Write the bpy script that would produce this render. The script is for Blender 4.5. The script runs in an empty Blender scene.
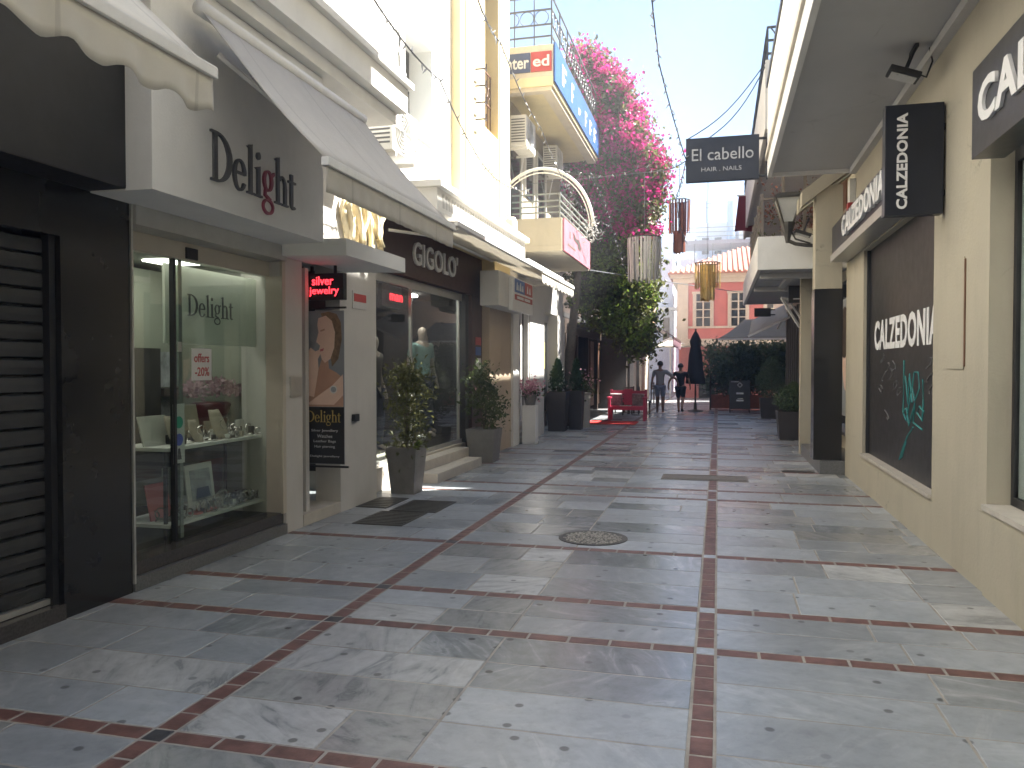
AZ_DEG, EL_DEG, SUN, SKY, EXPO, GLARE_HAZE, HANI = 31, 53, 5.0, .058, 2.5, .006, .3
import bpy, bmesh, math, random
from mathutils import Vector, Matrix
R = math.radians
rng = random.Random(7)
sc = bpy.context.scene
C = sc.collection
WORLD = {}                      # world position of each object's origin

# ------------------------------------------------------------------ materials
def _nodes(name):
    m = bpy.data.materials.new(name); m.use_nodes = True
    nt = m.node_tree
    return m, nt, nt.nodes['Principled BSDF']
def N(nt, kind, **kw):
    n = nt.nodes.new(kind)
    for k, v in kw.items():
        if k in n.inputs: n.inputs[k].default_value = v
        else: setattr(n, k, v)
    return n
def mix_rgb(nt, fac, a, b, mode='MIX'):
    n = nt.nodes.new('ShaderNodeMix'); n.data_type = 'RGBA'; n.blend_type = mode
    for sock, v in ((n.inputs[0], fac), (n.inputs[6], a), (n.inputs[7], b)):
        if hasattr(v, 'is_linked') or hasattr(v, 'links'): nt.links.new(v, sock)
        elif isinstance(v, (int, float)): sock.default_value = v
        else: sock.default_value = (*v, 1) if len(v) == 3 else v
    return n.outputs[2]
def ramp(nt, src, stops):
    n = nt.nodes.new('ShaderNodeValToRGB'); cr = n.color_ramp
    while len(cr.elements) < len(stops): cr.elements.new(.5)
    for e, (p, c) in zip(cr.elements, stops):
        e.position = p; e.color = (c, c, c, 1) if isinstance(c, (int, float)) else (*c, 1)
    nt.links.new(src, n.inputs[0]); return n.outputs[0]
def noise(nt, scale, detail=4, rough=.55, stretch=None, offset=None):
    tc = nt.nodes.new('ShaderNodeTexCoord')
    v = tc.outputs['Object']
    if stretch:
        mp = nt.nodes.new('ShaderNodeMapping'); mp.inputs['Scale'].default_value = stretch
        nt.links.new(v, mp.inputs['Vector']); v = mp.outputs[0]
    n = N(nt, 'ShaderNodeTexNoise', Scale=scale, Detail=detail, Roughness=rough)
    nt.links.new(v, n.inputs['Vector']); return n.outputs['Fac']
def mat(name, col, rough=.6, var=.12, scale=3., bump=0., bscale=60., metal=0., dirt=0., spec=.5, streak=False, crack=0.):
    m, nt, b = _nodes(name)
    b.inputs['Roughness'].default_value = rough; b.inputs['Metallic'].default_value = metal
    b.inputs['Specular IOR Level'].default_value = spec
    dark = tuple(c * (1 - var) for c in col); lite = tuple(min(1, c * (1 + var)) for c in col)
    f = ramp(nt, noise(nt, scale, 6, .6), [(.3, 0.), (.7, 1.)])
    c = mix_rgb(nt, f, dark, lite)
    if dirt:
        d = noise(nt, scale * .8, 8, .7, (3, 3, .5) if streak else None)
        c = mix_rgb(nt, ramp(nt, d, [(.5, 0.), (.78, dirt)]), c, tuple(x * .35 for x in col))
    if crack:
        tc = nt.nodes.new('ShaderNodeTexCoord')
        wn = N(nt, 'ShaderNodeTexNoise', Scale=2.2, Detail=5., Roughness=.6); nt.links.new(tc.outputs['Object'], wn.inputs['Vector'])
        av = nt.nodes.new('ShaderNodeVectorMath'); av.operation = 'MULTIPLY_ADD'; av.inputs[1].default_value = (.5, .5, .5)
        nt.links.new(wn.outputs['Color'], av.inputs[0]); nt.links.new(tc.outputs['Object'], av.inputs[2])
        vc = nt.nodes.new('ShaderNodeTexVoronoi'); vc.feature = 'DISTANCE_TO_EDGE'; vc.inputs['Scale'].default_value = .75; nt.links.new(av.outputs[0], vc.inputs['Vector'])
        cm = ramp(nt, vc.outputs['Distance'], [(.0012, 1.), (.0035, 0.)])
        km = ramp(nt, noise(nt, .9, 3), [(.5, 0.), (.6, crack)])
        mm = nt.nodes.new('ShaderNodeMath'); mm.operation = 'MULTIPLY'; nt.links.new(cm, mm.inputs[0]); nt.links.new(km, mm.inputs[1])
        c = mix_rgb(nt, mm.outputs[0], c, tuple(x * .4 for x in col))
        sc_ = ramp(nt, noise(nt, 5, 8, .75, (1, 1, 2.4)), [(.60, 0.), (.70, .22)])
        c = mix_rgb(nt, sc_, c, tuple(x * .7 for x in col))
    nt.links.new(c, b.inputs['Base Color'])
    rr = nt.nodes.new('ShaderNodeMapRange'); rr.inputs[3].default_value = max(0, rough - .08); rr.inputs[4].default_value = min(1, rough + .08)
    nt.links.new(noise(nt, scale * 3, 4), rr.inputs[0]); nt.links.new(rr.outputs[0], b.inputs['Roughness'])
    if bump:
        bp = N(nt, 'ShaderNodeBump', Strength=bump, Distance=.01)
        nt.links.new(noise(nt, bscale, 5), bp.inputs['Height']); nt.links.new(bp.outputs[0], b.inputs['Normal'])
    return m
def glow(name, col, s):
    m, nt, b = _nodes(name)
    b.inputs['Base Color'].default_value = (.02, .02, .02, 1)
    b.inputs['Emission Color'].default_value = (*col, 1); b.inputs['Emission Strength'].default_value = s
    return m
def glass(name, tint=(.85, .9, .87), rough=.0, refl=1.):
    m = bpy.data.materials.new(name); m.use_nodes = True; nt = m.node_tree; nt.nodes.clear()
    o = nt.nodes.new('ShaderNodeOutputMaterial'); mx = nt.nodes.new('ShaderNodeMixShader')
    t = nt.nodes.new('ShaderNodeBsdfTransparent'); t.inputs[0].default_value = (*tint, 1)
    g = nt.nodes.new('ShaderNodeBsdfGlossy'); g.inputs['Roughness'].default_value = rough
    geo = nt.nodes.new('ShaderNodeNewGeometry')
    dt = nt.nodes.new('ShaderNodeVectorMath'); dt.operation = 'DOT_PRODUCT'
    nt.links.new(geo.outputs['Incoming'], dt.inputs[0]); nt.links.new(geo.outputs['Normal'], dt.inputs[1])
    def mth(op, src, *v):
        n = nt.nodes.new('ShaderNodeMath'); n.operation = op; n.use_clamp = True
        for i, x in enumerate((src,) + v):
            if isinstance(x, (int, float)): n.inputs[i].default_value = x
            else: nt.links.new(x, n.inputs[i])
        return n.outputs[0]
    ab = mth('ABSOLUTE', dt.outputs['Value']); inv = mth('SUBTRACT', 1., ab); p5 = mth('POWER', inv, 5.)
    nt.links.new(mth('MULTIPLY_ADD', p5, .95 * refl, .045 * refl), mx.inputs[0])
    nt.links.new(t.outputs[0], mx.inputs[1]); nt.links.new(g.outputs[0], mx.inputs[2]); nt.links.new(mx.outputs[0], o.inputs[0])
    return m
def leafmat(name, a, b_, trans=.35, rough=.5):
    m, nt, b = _nodes(name)
    geo = nt.nodes.new('ShaderNodeNewGeometry')
    c = mix_rgb(nt, geo.outputs['Random Per Island'], a, b_)
    nt.links.new(c, b.inputs['Base Color']); b.inputs['Roughness'].default_value = rough
    tr = nt.nodes.new('ShaderNodeBsdfTranslucent'); nt.links.new(c, tr.inputs[0])
    mx = nt.nodes.new('ShaderNodeMixShader'); mx.inputs[0].default_value = trans
    nt.links.new(b.outputs[0], mx.inputs[1]); nt.links.new(tr.outputs[0], mx.inputs[2])
    nt.links.new(mx.outputs[0], nt.nodes['Material Output'].inputs[0])
    return m
def clothmat(name, col, trans=.25, var=.08, seams=False):
    m, nt, b = _nodes(name)
    f = ramp(nt, noise(nt, 5, 5, .6), [(.3, 0.), (.75, 1.)])
    c = mix_rgb(nt, f, tuple(x * (1 - var) for x in col), col)
    if seams:
        c = mix_rgb(nt, ramp(nt, noise(nt, 1.6, 7, .65), [(.5, 0.), (.74, .22)]), c, tuple(x * .6 for x in col))
        tc = nt.nodes.new('ShaderNodeTexCoord'); sx = nt.nodes.new('ShaderNodeSeparateXYZ'); nt.links.new(tc.outputs['Object'], sx.inputs[0])
        m1 = nt.nodes.new('ShaderNodeMath'); m1.operation = 'MULTIPLY'; m1.inputs[1].default_value = 1.18; nt.links.new(sx.outputs['Y'], m1.inputs[0])
        m2 = nt.nodes.new('ShaderNodeMath'); m2.operation = 'FRACT'; nt.links.new(m1.outputs[0], m2.inputs[0])
        c = mix_rgb(nt, ramp(nt, m2.outputs[0], [(.0, .4), (.022, .4), (.026, 0.)]), c, tuple(x * .55 for x in col))
    nt.links.new(c, b.inputs['Base Color']); b.inputs['Roughness'].default_value = .85
    bp = N(nt, 'ShaderNodeBump', Strength=.15, Distance=.005)
    nt.links.new(noise(nt, 220, 2), bp.inputs['Height']); nt.links.new(bp.outputs[0], b.inputs['Normal'])
    tr = nt.nodes.new('ShaderNodeBsdfTranslucent'); nt.links.new(c, tr.inputs[0])
    mx = nt.nodes.new('ShaderNodeMixShader'); mx.inputs[0].default_value = trans
    nt.links.new(b.outputs[0], mx.inputs[1]); nt.links.new(tr.outputs[0], mx.inputs[2])
    nt.links.new(mx.outputs[0], nt.nodes['Material Output'].inputs[0])
    return m
def marble(name, base, vein, veinamt, rough=.34):
    """paving slab: tone by slab, veins and pits of its own on every slab"""
    m, nt, b = _nodes(name)
    geo = nt.nodes.new('ShaderNodeNewGeometry'); tc = nt.nodes.new('ShaderNodeTexCoord')
    rnd = geo.outputs['Random Per Island']
    comb = nt.nodes.new('ShaderNodeCombineXYZ')
    mu = nt.nodes.new('ShaderNodeMath'); mu.operation = 'MULTIPLY'; mu.inputs[1].default_value = 90.
    nt.links.new(rnd, mu.inputs[0])
    for i in range(3): nt.links.new(mu.outputs[0], comb.inputs[i])
    add = nt.nodes.new('ShaderNodeVectorMath'); add.operation = 'ADD'
    nt.links.new(tc.outputs['Object'], add.inputs[0]); nt.links.new(comb.outputs[0], add.inputs[1])
    rot = nt.nodes.new('ShaderNodeVectorRotate'); rot.rotation_type = 'Z_AXIS'
    mr = nt.nodes.new('ShaderNodeMath'); mr.operation = 'MULTIPLY'; mr.inputs[1].default_value = 21.
    nt.links.new(rnd, mr.inputs[0]); nt.links.new(mr.outputs[0], rot.inputs['Angle']); nt.links.new(add.outputs[0], rot.inputs['Vector'])
    mp = nt.nodes.new('ShaderNodeMapping'); mp.inputs['Scale'].default_value = (.9, 3.2, 1)
    nt.links.new(rot.outputs[0], mp.inputs['Vector'])
    n1 = N(nt, 'ShaderNodeTexNoise', Scale=2.2, Detail=8, Roughness=.62, Distortion=1.2); nt.links.new(mp.outputs[0], n1.inputs['Vector'])
    n2 = N(nt, 'ShaderNodeTexNoise', Scale=1.3, Detail=5, Roughness=.6); nt.links.new(rot.outputs[0], n2.inputs['Vector'])
    tone = ramp(nt, rnd, [(0., .60), (.3, .82), (.6, .98), (.85, 1.06), (1., 1.28)])
    c = mix_rgb(nt, 1., base, tone, 'MULTIPLY')
    v = ramp(nt, n1.outputs['Fac'], [(.40, 0.), (.56, .35), (.64, 1.), (.70, .2)])
    vm = nt.nodes.new('ShaderNodeMath'); vm.operation = 'MULTIPLY'; vm.inputs[1].default_value = veinamt
    nt.links.new(v, vm.inputs[0])
    c = mix_rgb(nt, vm.outputs[0], c, vein)
    c = mix_rgb(nt, ramp(nt, n2.outputs['Fac'], [(.33, .45), (.55, 0.)]), c, tuple(x * .62 for x in base))
    mt_ = ramp(nt, noise(nt, 11, 6, .7), [(.3, .80), (.5, 1.), (.75, 1.12)])
    c = mix_rgb(nt, 1., c, mt_, 'MULTIPLY')
    # street-wide grime, independent of the joints
    g = noise(nt, .55, 6, .65)
    c = mix_rgb(nt, ramp(nt, g, [(.48, .0), (.80, .45)]), c, tuple(x * .55 for x in base))
    # trodden chewing gum: small dark discs
    vo = N(nt, 'ShaderNodeTexVoronoi', voronoi_dimensions='2D'); vo.inputs['Scale'].default_value = 3.6; vo.inputs['Randomness'].default_value = 1.; nt.links.new(tc.outputs['Object'], vo.inputs['Vector'])
    nd = noise(nt, 30, 3)
    ad = nt.nodes.new('ShaderNodeMath'); ad.operation = 'MULTIPLY_ADD'; ad.inputs[1].default_value = .02
    nt.links.new(nd, ad.inputs[0]); nt.links.new(vo.outputs['Distance'], ad.inputs[2])
    gum = ramp(nt, ad.outputs[0], [(.07, 1.), (.10, 0.)])
    sel = nt.nodes.new('ShaderNodeSeparateColor'); nt.links.new(vo.outputs['Color'], sel.inputs[0])
    gs = ramp(nt, sel.outputs[0], [(.52, 0.), (.66, .75)])
    gm = nt.nodes.new('ShaderNodeMath'); gm.operation = 'MULTIPLY'; nt.links.new(gum, gm.inputs[0]); nt.links.new(gs, gm.inputs[1])
    c = mix_rgb(nt, gm.outputs[0], c, (.035, .035, .035))
    nt.links.new(c, b.inputs['Base Color'])
    rr = nt.nodes.new('ShaderNodeMapRange'); rr.inputs[3].default_value = rough - .03; rr.inputs[4].default_value = rough + .16
    nt.links.new(rnd, rr.inputs[0]); nt.links.new(rr.outputs[0], b.inputs['Roughness'])
    bp = N(nt, 'ShaderNodeBump', Strength=.12, Distance=.004)
    nt.links.new(noise(nt, 24, 6, .6), bp.inputs['Height']); nt.links.new(bp.outputs[0], b.inputs['Normal'])
    return m

M = {}
M['grout'] = mat('grout', (.33, .305, .27), .9, .25, 6, .3)
M['slab'] = marble('grey_marble', (.305, .327, .348), (.46, .475, .485), .6, .25)
M['slab2'] = marble('white_veined_marble', (.46, .465, .46), (.13, .14, .15), .85, .24)
M['brick'] = mat('brown_paver', (.155, .075, .062), .55, .35, 9, .25, 80, dirt=.3)
M['darkcube'] = mat('dark_stone_tile', (.05, .05, .055), .5, .2, 20)
M['palecube'] = mat('pale_stone_tile', (.35, .38, .42), .4, .2, 20)
M['white'] = mat('white_plaster', (.78, .77, .74), .8, .05, 2.5, .15, 50, dirt=.10, streak=True)
M['offwhite'] = mat('grey_white_plaster', (.58, .57, .55), .8, .06, 2.5, .15, 50, dirt=.14, streak=True)
M['fasciawhite'] = mat('painted_fascia_board', (.57, .55, .52), .6, .05, 2, .1, 40, dirt=.15, streak=True, crack=.35)
M['cream'] = mat('cream_render', (.44, .40, .31), .8, .06, 1.1, .35, 38, dirt=.22, streak=True, crack=.8)
M['yellow'] = mat('yellow_render', (.72, .59, .33), .8, .06, 2, .15, 50, dirt=.15, streak=True)
M['paleyellow'] = mat('pale_yellow_render', (.76, .66, .42), .8, .06, 2, .15, 50, dirt=.15, streak=True)
M['beige'] = mat('beige_render', (.50, .40, .29), .8, .08, 2, .15, 50, dirt=.15, streak=True)
M['canopy'] = mat('grey_painted_soffit', (.50, .50, .50), .8, .05, 1.0, .1, 60, dirt=.22, crack=.5)
M['black'] = mat('black_glossy_cladding', (.018, .018, .019), .19, .2, 2)
M['blackmatt'] = mat('matt_black_metal', (.02, .02, .022), .5, .2, 6)
M['shutter'] = mat('charcoal_shutter_slats', (.036, .037, .039), .6, .2, 5, dirt=.3)
M['granite'] = mat('dark_granite', (.06, .055, .055), .22, .4, 60)
M['greygranite'] = mat('grey_granite', (.14, .14, .14), .35, .35, 60)
M['stone'] = mat('pale_stone_step', (.50, .46, .40), .55, .1, 6, .1, dirt=.2)
M['alu'] = mat('aluminium', (.55, .55, .53), .38, .06, 8, metal=.7)
M['beigealu'] = mat('beige_aluminium', (.50, .45, .37), .45, .05, 5, metal=.1)
M['glass'] = glass('shop_glass', (.88, .93, .90), 0., 1.7)
M['clearglass'] = glass('clear_glass', (.9, .93, .92), 0., .9)
M['darkglass'] = mat('dark_window_glass', (.015, .018, .02), .05, .1, 2, spec=.8)
M['frost'] = mat('white_blind', (.56, .60, .59), .35, .04, 3)
M['navy'] = mat('navy_sign_panel', (.013, .016, .026), .32, .2, 3)
M['darkpanel'] = mat('black_shutter_panel', (.016, .016, .018), .4, .3, 3, dirt=.1)
M['letters'] = mat('white_letters', (.72, .72, .72), .5, .03, 8)
M['dimletters'] = mat('dull_white_letters', (.36, .36, .37), .5, .05, 8)
M['greyletters'] = mat('grey_letters', (.10, .10, .105), .5, .1, 10)
M['redletter'] = mat('dark_red_letter', (.28, .045, .075), .5, .1, 10)
M['awning'] = clothmat('awning_canvas', (.60, .57, .52), .18, .08, True)
M['awning2'] = clothmat('white_awning_canvas', (.80, .77, .70), .3, .08, True)
M['greyawning'] = clothmat('grey_green_awning_canvas', (.27, .25, .20), .2)
M['tanawning'] = clothmat('tan_awning_canvas', (.50, .46, .40), .25)
M['maroon'] = clothmat('maroon_canvas', (.14, .02, .03), .2)
M['purple'] = clothmat('plum_canvas', (.20, .10, .13), .2)
M['led'] = glow('red_led', (1., .035, .05), .8)
M['lamp'] = glow('shop_ceiling_lamp', (1., .95, .85), 9.)
M['dimlamp'] = glow('dim_shop_lamp', (1., .95, .86), 2.2)
M['planter'] = mat('grey_planter', (.20, .19, .18), .55, .15, 8, .1, dirt=.2)
M['darkplanter'] = mat('dark_planter', (.045, .04, .042), .5, .2, 8, .1)
M['terracotta'] = mat('terracotta_box', (.30, .09, .04), .7, .2, 8, .1)
M['soil'] = mat('soil', (.05, .035, .025), .95, .3, 30, .5)
M['bark'] = mat('bark', (.12, .095, .075), .9, .35, 14, .9, 40)
M['leaf'] = leafmat('shrub_leaf', (.03, .06, .016), (.11, .14, .045))
M['leafolive'] = leafmat('dusty_leaf', (.07, .08, .03), (.17, .175, .065), .5)
M['leafdark'] = leafmat('dark_leaf', (.05, .085, .045), (.14, .20, .105), .35)
M['leafbright'] = leafmat('bright_leaf', (.11, .19, .03), (.30, .40, .08), .6)
M['conifer'] = leafmat('cypress_leaf', (.012, .035, .016), (.03, .085, .035), .2)
M['bract'] = leafmat('magenta_bract', (.40, .012, .14), (.72, .05, .30), .42)
M['pinkflower'] = leafmat('pink_petal', (.50, .20, .28), (.75, .48, .52), .4)
M['rusty'] = leafmat('reddish_leaf', (.18, .05, .03), (.32, .12, .08), .3)
M['rail'] = mat('white_painted_rail', (.75, .74, .72), .5, .05, 8)
M['darkrail'] = mat('dark_rail', (.07, .075, .08), .5, .1, 8)
M['greyrail'] = mat('grey_green_rail', (.22, .24, .22), .5, .1, 8)
M['green'] = mat('pale_green_louvre', (.20, .30, .25), .6, .12, 6)
M['acwhite'] = mat('ac_casing', (.68, .67, .63), .5, .05, 5, dirt=.15)
M['acdark'] = mat('ac_grille', (.10, .10, .10), .5, .1, 8)
M['navyblue'] = mat('navy_sign_blue', (.05, .075, .17), .5, .05, 5)
M['redsign'] = mat('red_sign', (.42, .055, .055), .5, .05, 5)
M['chimneyblue'] = mat('pale_blue_chimney', (.30, .42, .58), .6, .06, 4)
M['bluesign'] = mat('blue_sign', (.03, .11, .36), .45, .06, 5)
M['pinksign'] = mat('pink_sign', (.55, .20, .25), .5, .15, 3)
M['whitesign'] = mat('white_sign', (.78, .78, .78), .45, .03, 5)
M['yellowsign'] = mat('yellow_sticker', (.80, .60, .02), .5, .05, 5)
M['pinkwall'] = mat('pink_render', (.60, .20, .18), .85, .08, 2.5, .1, 50, dirt=.1, streak=True)
M['trim'] = mat('cream_stone_trim', (.62, .56, .46), .75, .08, 4, .1)
M['tile'] = mat('clay_roof_tile', (.46, .20, .13), .8, .3, 5, .3)
M['metalroof'] = mat('grey_metal_roof', (.20, .21, .23), .5, .1, 3)
M['bluewhite'] = mat('blue_white_render', (.60, .64, .72), .85, .05, 2, .1, dirt=.08)
M['peach'] = mat('peach_render', (.62, .42, .27), .85, .06, 2, .1)
M['wood'] = mat('dark_wood', (.05, .032, .022), .6, .3, 6, .3, 30)
M['brownwood'] = mat('brown_wood', (.16, .08, .045), .6, .3, 6, .3, 30)
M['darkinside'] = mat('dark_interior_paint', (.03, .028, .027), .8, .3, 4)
M['shopwall'] = mat('greenish_shop_wall', (.27, .29, .24), .7, .05, 2)
M['boardpale'] = mat('pale_board', (.66, .70, .62), .5, .04, 2)
M['mauve'] = leafmat('mauve_petal', (.32, .18, .22), (.52, .38, .42), .3)
M['taupe'] = mat('taupe_panel', (.17, .145, .12), .6, .08, 3)
M['darktaupe'] = mat('dark_taupe_panel', (.08, .068, .06), .6, .08, 3)
M['photo'] = mat('silvery_photo', (.35, .37, .40), .4, .55, 6)
M['skin'] = mat('skin', (.46, .26, .18), .55, .06, 10)
M['skindark'] = mat('tanned_skin', (.30, .16, .11), .55, .06, 10)
M['skinprint'] = mat('printed_skin', (.78, .56, .45), .45, .06, 4)
M['skinshade'] = mat('printed_skin_shadow', (.52, .30, .21), .45, .1, 4)
M['hairprint'] = mat('printed_blonde_hair', (.22, .14, .08), .45, .4, 20)
M['postergrey'] = mat('printed_grey_backdrop', (.26, .28, .30), .45, .08, 2)
M['hair'] = mat('dark_hair', (.02, .014, .011), .6, .2, 20)
M['shirtwhite'] = mat('pale_grey_shirt', (.34, .34, .35), .85, .06, 8)
M['shorts'] = mat('blue_grey_shorts', (.25, .29, .38), .85, .08, 8)
M['shirtblack'] = mat('black_shirt', (.015, .016, .02), .85, .1, 8)
M['teal'] = mat('teal_shirt', (.20, .34, .33), .85, .08, 8)
M['denim'] = mat('dark_denim', (.018, .022, .04), .85, .15, 12)
M['mannequin'] = mat('mannequin_shell', (.35, .29, .25), .4, .03, 6)
M['pinkbench'] = mat('pink_painted_wood', (.62, .045, .12), .45, .1, 6)
M['cushion'] = mat('patterned_cushion', (.30, .27, .27), .9, .6, 14)
M['redcarpet'] = mat('red_carpet', (.55, .03, .025), .95, .12, 10, .3, 150)
M['gold'] = mat('amber_slats', (.62, .45, .18), .4, .2, 10, metal=.2)
M['copper'] = mat('copper_slats', (.33, .11, .06), .45, .25, 8)
M['darkcopper'] = mat('dark_plum_slats', (.11, .04, .045), .5, .25, 8)
M['silver'] = clothmat('silver_fringe', (.64, .63, .62), .35, .35)
M['iron'] = mat('cast_iron', (.085, .08, .07), .5, .3, 30, .4, 120, metal=.4)
M['creamcloth'] = mat('cream_drape_cloth', (.78, .68, .46), .85, .25, 4)  # plain cream tone of the cloth itself
M['wire'] = mat('grey_wire', (.22, .23, .25), .5, .1, 10)
M['cable'] = mat('black_cable', (.03, .03, .035), .6, .1, 10)
M['bulb'] = mat('clear_bulb', (.34, .35, .37), .2, .1, 10)
M['pipe'] = mat('white_pipe', (.66, .65, .61), .5, .05, 8)
M['boxpink'] = mat('pink_card', (.55, .16, .17), .5, .08, 4)
M['paper'] = mat('white_card', (.66, .66, .64), .6, .04, 5)
M['linen'] = mat('linen_bust', (.42, .37, .30), .8, .1, 20)
M['silverware'] = mat('silver_jewellery', (.6, .58, .55), .22, .2, 20, metal=1.)
M['goldprint'] = mat('gold_print', (.50, .36, .09), .45, .1, 8)
M['redvase'] = mat('dark_red_vase', (.10, .015, .018), .3, .15, 6)
M['greenround'] = mat('green_sticker', (.03, .30, .20), .5, .05, 5)
M['blueround'] = mat('blue_sticker', (.08, .12, .45), .5, .05, 5)
M['turq'] = mat('turquoise_spray', (.035, .23, .225), .6, .2, 8)
M['chalk'] = mat('grey_spray', (.13, .13, .135), .6, .3, 8)
M['umbrella'] = clothmat('black_umbrella_cloth', (.03, .028, .028), .03)
M['maroonpaint'] = mat('maroon_frame_paint', (.055, .024, .024), .5, .2, 6)
M['frosted'] = mat('frosted_lantern_glass', (.50, .50, .47), .3, .1, 6)

# ------------------------------------------------------------------ mesh builder
class MB:
    def __init__(s): s.v = []; s.f = []; s.m = []; s.cur = 0
    def add(s, vs, fs):
        o = len(s.v); s.v += [tuple(v) for v in vs]; s.f += [tuple(i + o for i in f) for f in fs]; s.m += [s.cur] * len(fs)
        return s
    def mi(s, i): s.cur = i; return s
    def box(s, x0, x1, y0, y1, z0, z1):
        if x0 > x1: x0, x1 = x1, x0
        if y0 > y1: y0, y1 = y1, y0
        if z0 > z1: z0, z1 = z1, z0
        return s.add([(x0, y0, z0), (x1, y0, z0), (x1, y1, z0), (x0, y1, z0), (x0, y0, z1), (x1, y0, z1), (x1, y1, z1), (x0, y1, z1)],
                     [(0, 3, 2, 1), (4, 5, 6, 7), (0, 1, 5, 4), (1, 2, 6, 5), (2, 3, 7, 6), (3, 0, 4, 7)])
    def obox(s, c, size, rot):
        m = rot.to_matrix() if hasattr(rot, 'to_matrix') else rot
        h = [x / 2 for x in size]; vs = []
        for z in (-1, 1):
            for x, y in ((-1, -1), (1, -1), (1, 1), (-1, 1)):
                vs.append(Vector(c) + m @ Vector((x * h[0], y * h[1], z * h[2])))
        return s.add(vs, [(0, 3, 2, 1), (4, 5, 6, 7), (0, 1, 5, 4), (1, 2, 6, 5), (2, 3, 7, 6), (3, 0, 4, 7)])
    def bar(s, p, q, w, h=None):
        p, q = Vector(p), Vector(q); d = q - p
        r = d.to_track_quat('Z', 'Y')
        return s.obox((p + q) / 2, (w, h or w, d.length), r)
    def prism(s, pts, vec):
        n = len(pts); vec = Vector(vec)
        a = [Vector(p) for p in pts]; b = [p + vec for p in a]
        fs = [tuple(range(n))[::-1], tuple(range(n, 2 * n))] + [(i, (i + 1) % n, n + (i + 1) % n, n + i) for i in range(n)]
        return s.add(a + b, fs)
    def tube(s, pts, r, seg=6, r1=None, closed=False):
        pts = [Vector(p) for p in pts]; n = len(pts); rows = []
        for i, p in enumerate(pts):
            if closed: d = pts[(i + 1) % n] - pts[i - 1]
            else: d = pts[min(i + 1, n - 1)] - pts[max(i - 1, 0)]
            if d.length < 1e-9: d = Vector((0, 0, 1))
            q = d.to_track_quat('Z', 'Y')
            rr = r if r1 is None else r + (r1 - r) * i / max(1, n - 1)
            rows.append([p + q @ Vector((rr * math.cos(2 * math.pi * k / seg), rr * math.sin(2 * math.pi * k / seg), 0)) for k in range(seg)])
        vs = [v for row in rows for v in row]; fs = []
        for i in range(n if closed else n - 1):
            j = (i + 1) % n
            for k in range(seg):
                k2 = (k + 1) % seg; fs.append((i * seg + k, i * seg + k2, j * seg + k2, j * seg + k))
        if not closed: fs += [tuple(range(seg))[::-1], tuple((n - 1) * seg + k for k in range(seg))]
        return s.add(vs, fs)
    def lathe(s, prof, c, seg=16, sq=False, rot=0):
        vs = []; fs = []; n = len(prof)
        for r, z in prof:
            for k in range(seg):
                a = 2 * math.pi * k / seg + rot; vs.append((c[0] + r * math.cos(a), c[1] + r * math.sin(a), c[2] + z))
        for i in range(n - 1):
            for k in range(seg):
                k2 = (k + 1) % seg; fs.append((i * seg + k, i * seg + k2, (i + 1) * seg + k2, (i + 1) * seg + k))
        fs += [tuple(range(seg))[::-1], tuple((n - 1) * seg + k for k in range(seg))]
        return s.add(vs, fs)
    def ball(s, c, r, seg=8, rings=5, sz=1.):
        return s.lathe([(max(.02 * r, r * math.sin(math.pi * i / rings)), -r * sz * math.cos(math.pi * i / rings)) for i in range(rings + 1)], c, seg)
    def sheet(s, grid, thick=0.):
        """grid[i][j] of points; a thin solid when thick"""
        ni, nj = len(grid), len(grid[0])
        vs = [Vector(p) for row in grid for p in row]
        fs = [(i * nj + j, i * nj + j + 1, (i + 1) * nj + j + 1, (i + 1) * nj + j) for i in range(ni - 1) for j in range(nj - 1)]
        if thick:
            nrm = [Vector() for _ in vs]
            for f in fs:
                n = (vs[f[1]] - vs[f[0]]).cross(vs[f[3]] - vs[f[0]])
                if n.length: n.normalize()
                for i in f: nrm[i] += n
            b = [v - (n.normalized() if n.length else n) * thick for v, n in zip(vs, nrm)]
            o = len(vs); fs2 = [tuple(i + o for i in f[::-1]) for f in fs]
            edge = [j for j in range(nj)] + [i * nj + nj - 1 for i in range(1, ni)] + [(ni - 1) * nj + j for j in range(nj - 2, -1, -1)] + [i * nj for i in range(ni - 2, 0, -1)]
            m = len(edge)
            fs3 = [(edge[(i + 1) % m], edge[i], edge[i] + o, edge[(i + 1) % m] + o) for i in range(m)]
            return s.add(vs + b, fs + fs2 + fs3)
        return s.add(vs, fs)
    def leaf(s, c, size, rg, up=.3, slim=.5):
        d = Vector((rg.gauss(0, 1), rg.gauss(0, 1), rg.gauss(0, 1) + up))
        if d.length < .01: d = Vector((0, 0, 1))
        d.normalize(); q = d.cross(Vector((rg.gauss(0, 1), rg.gauss(0, 1), rg.gauss(0, 1)))).normalized(); n = d.cross(q)
        c = Vector(c); L = size; w = size * slim
        return s.add([c, c + d * L * .5 + q * w * .5 + n * L * .12, c + d * L, c + d * L * .5 - q * w * .5 + n * L * .12], [(0, 1, 2), (0, 2, 3)])
    def build(s, name, m, parent=None, smooth=False, bevel=0., loc=None):
        me = bpy.data.meshes.new(name)
        off = Vector(loc) if loc else Vector((0, 0, 0))
        me.from_pydata([tuple(Vector(v) - off) for v in s.v], [], s.f)
        ms = m if isinstance(m, (list, tuple)) else [m]
        for k in ms: me.materials.append(M[k] if isinstance(k, str) else k)
        if len(ms) > 1: me.polygons.foreach_set('material_index', s.m)
        if bevel:
            bm = bmesh.new(); bm.from_mesh(me)
            bmesh.ops.bevel(bm, geom=[e for e in bm.edges if len(e.link_faces) == 2 and e.calc_face_angle(0) > .6], offset=bevel, segments=2, profile=.7, affect='EDGES', clamp_overlap=True)
            bm.to_mesh(me); bm.free()
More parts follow.
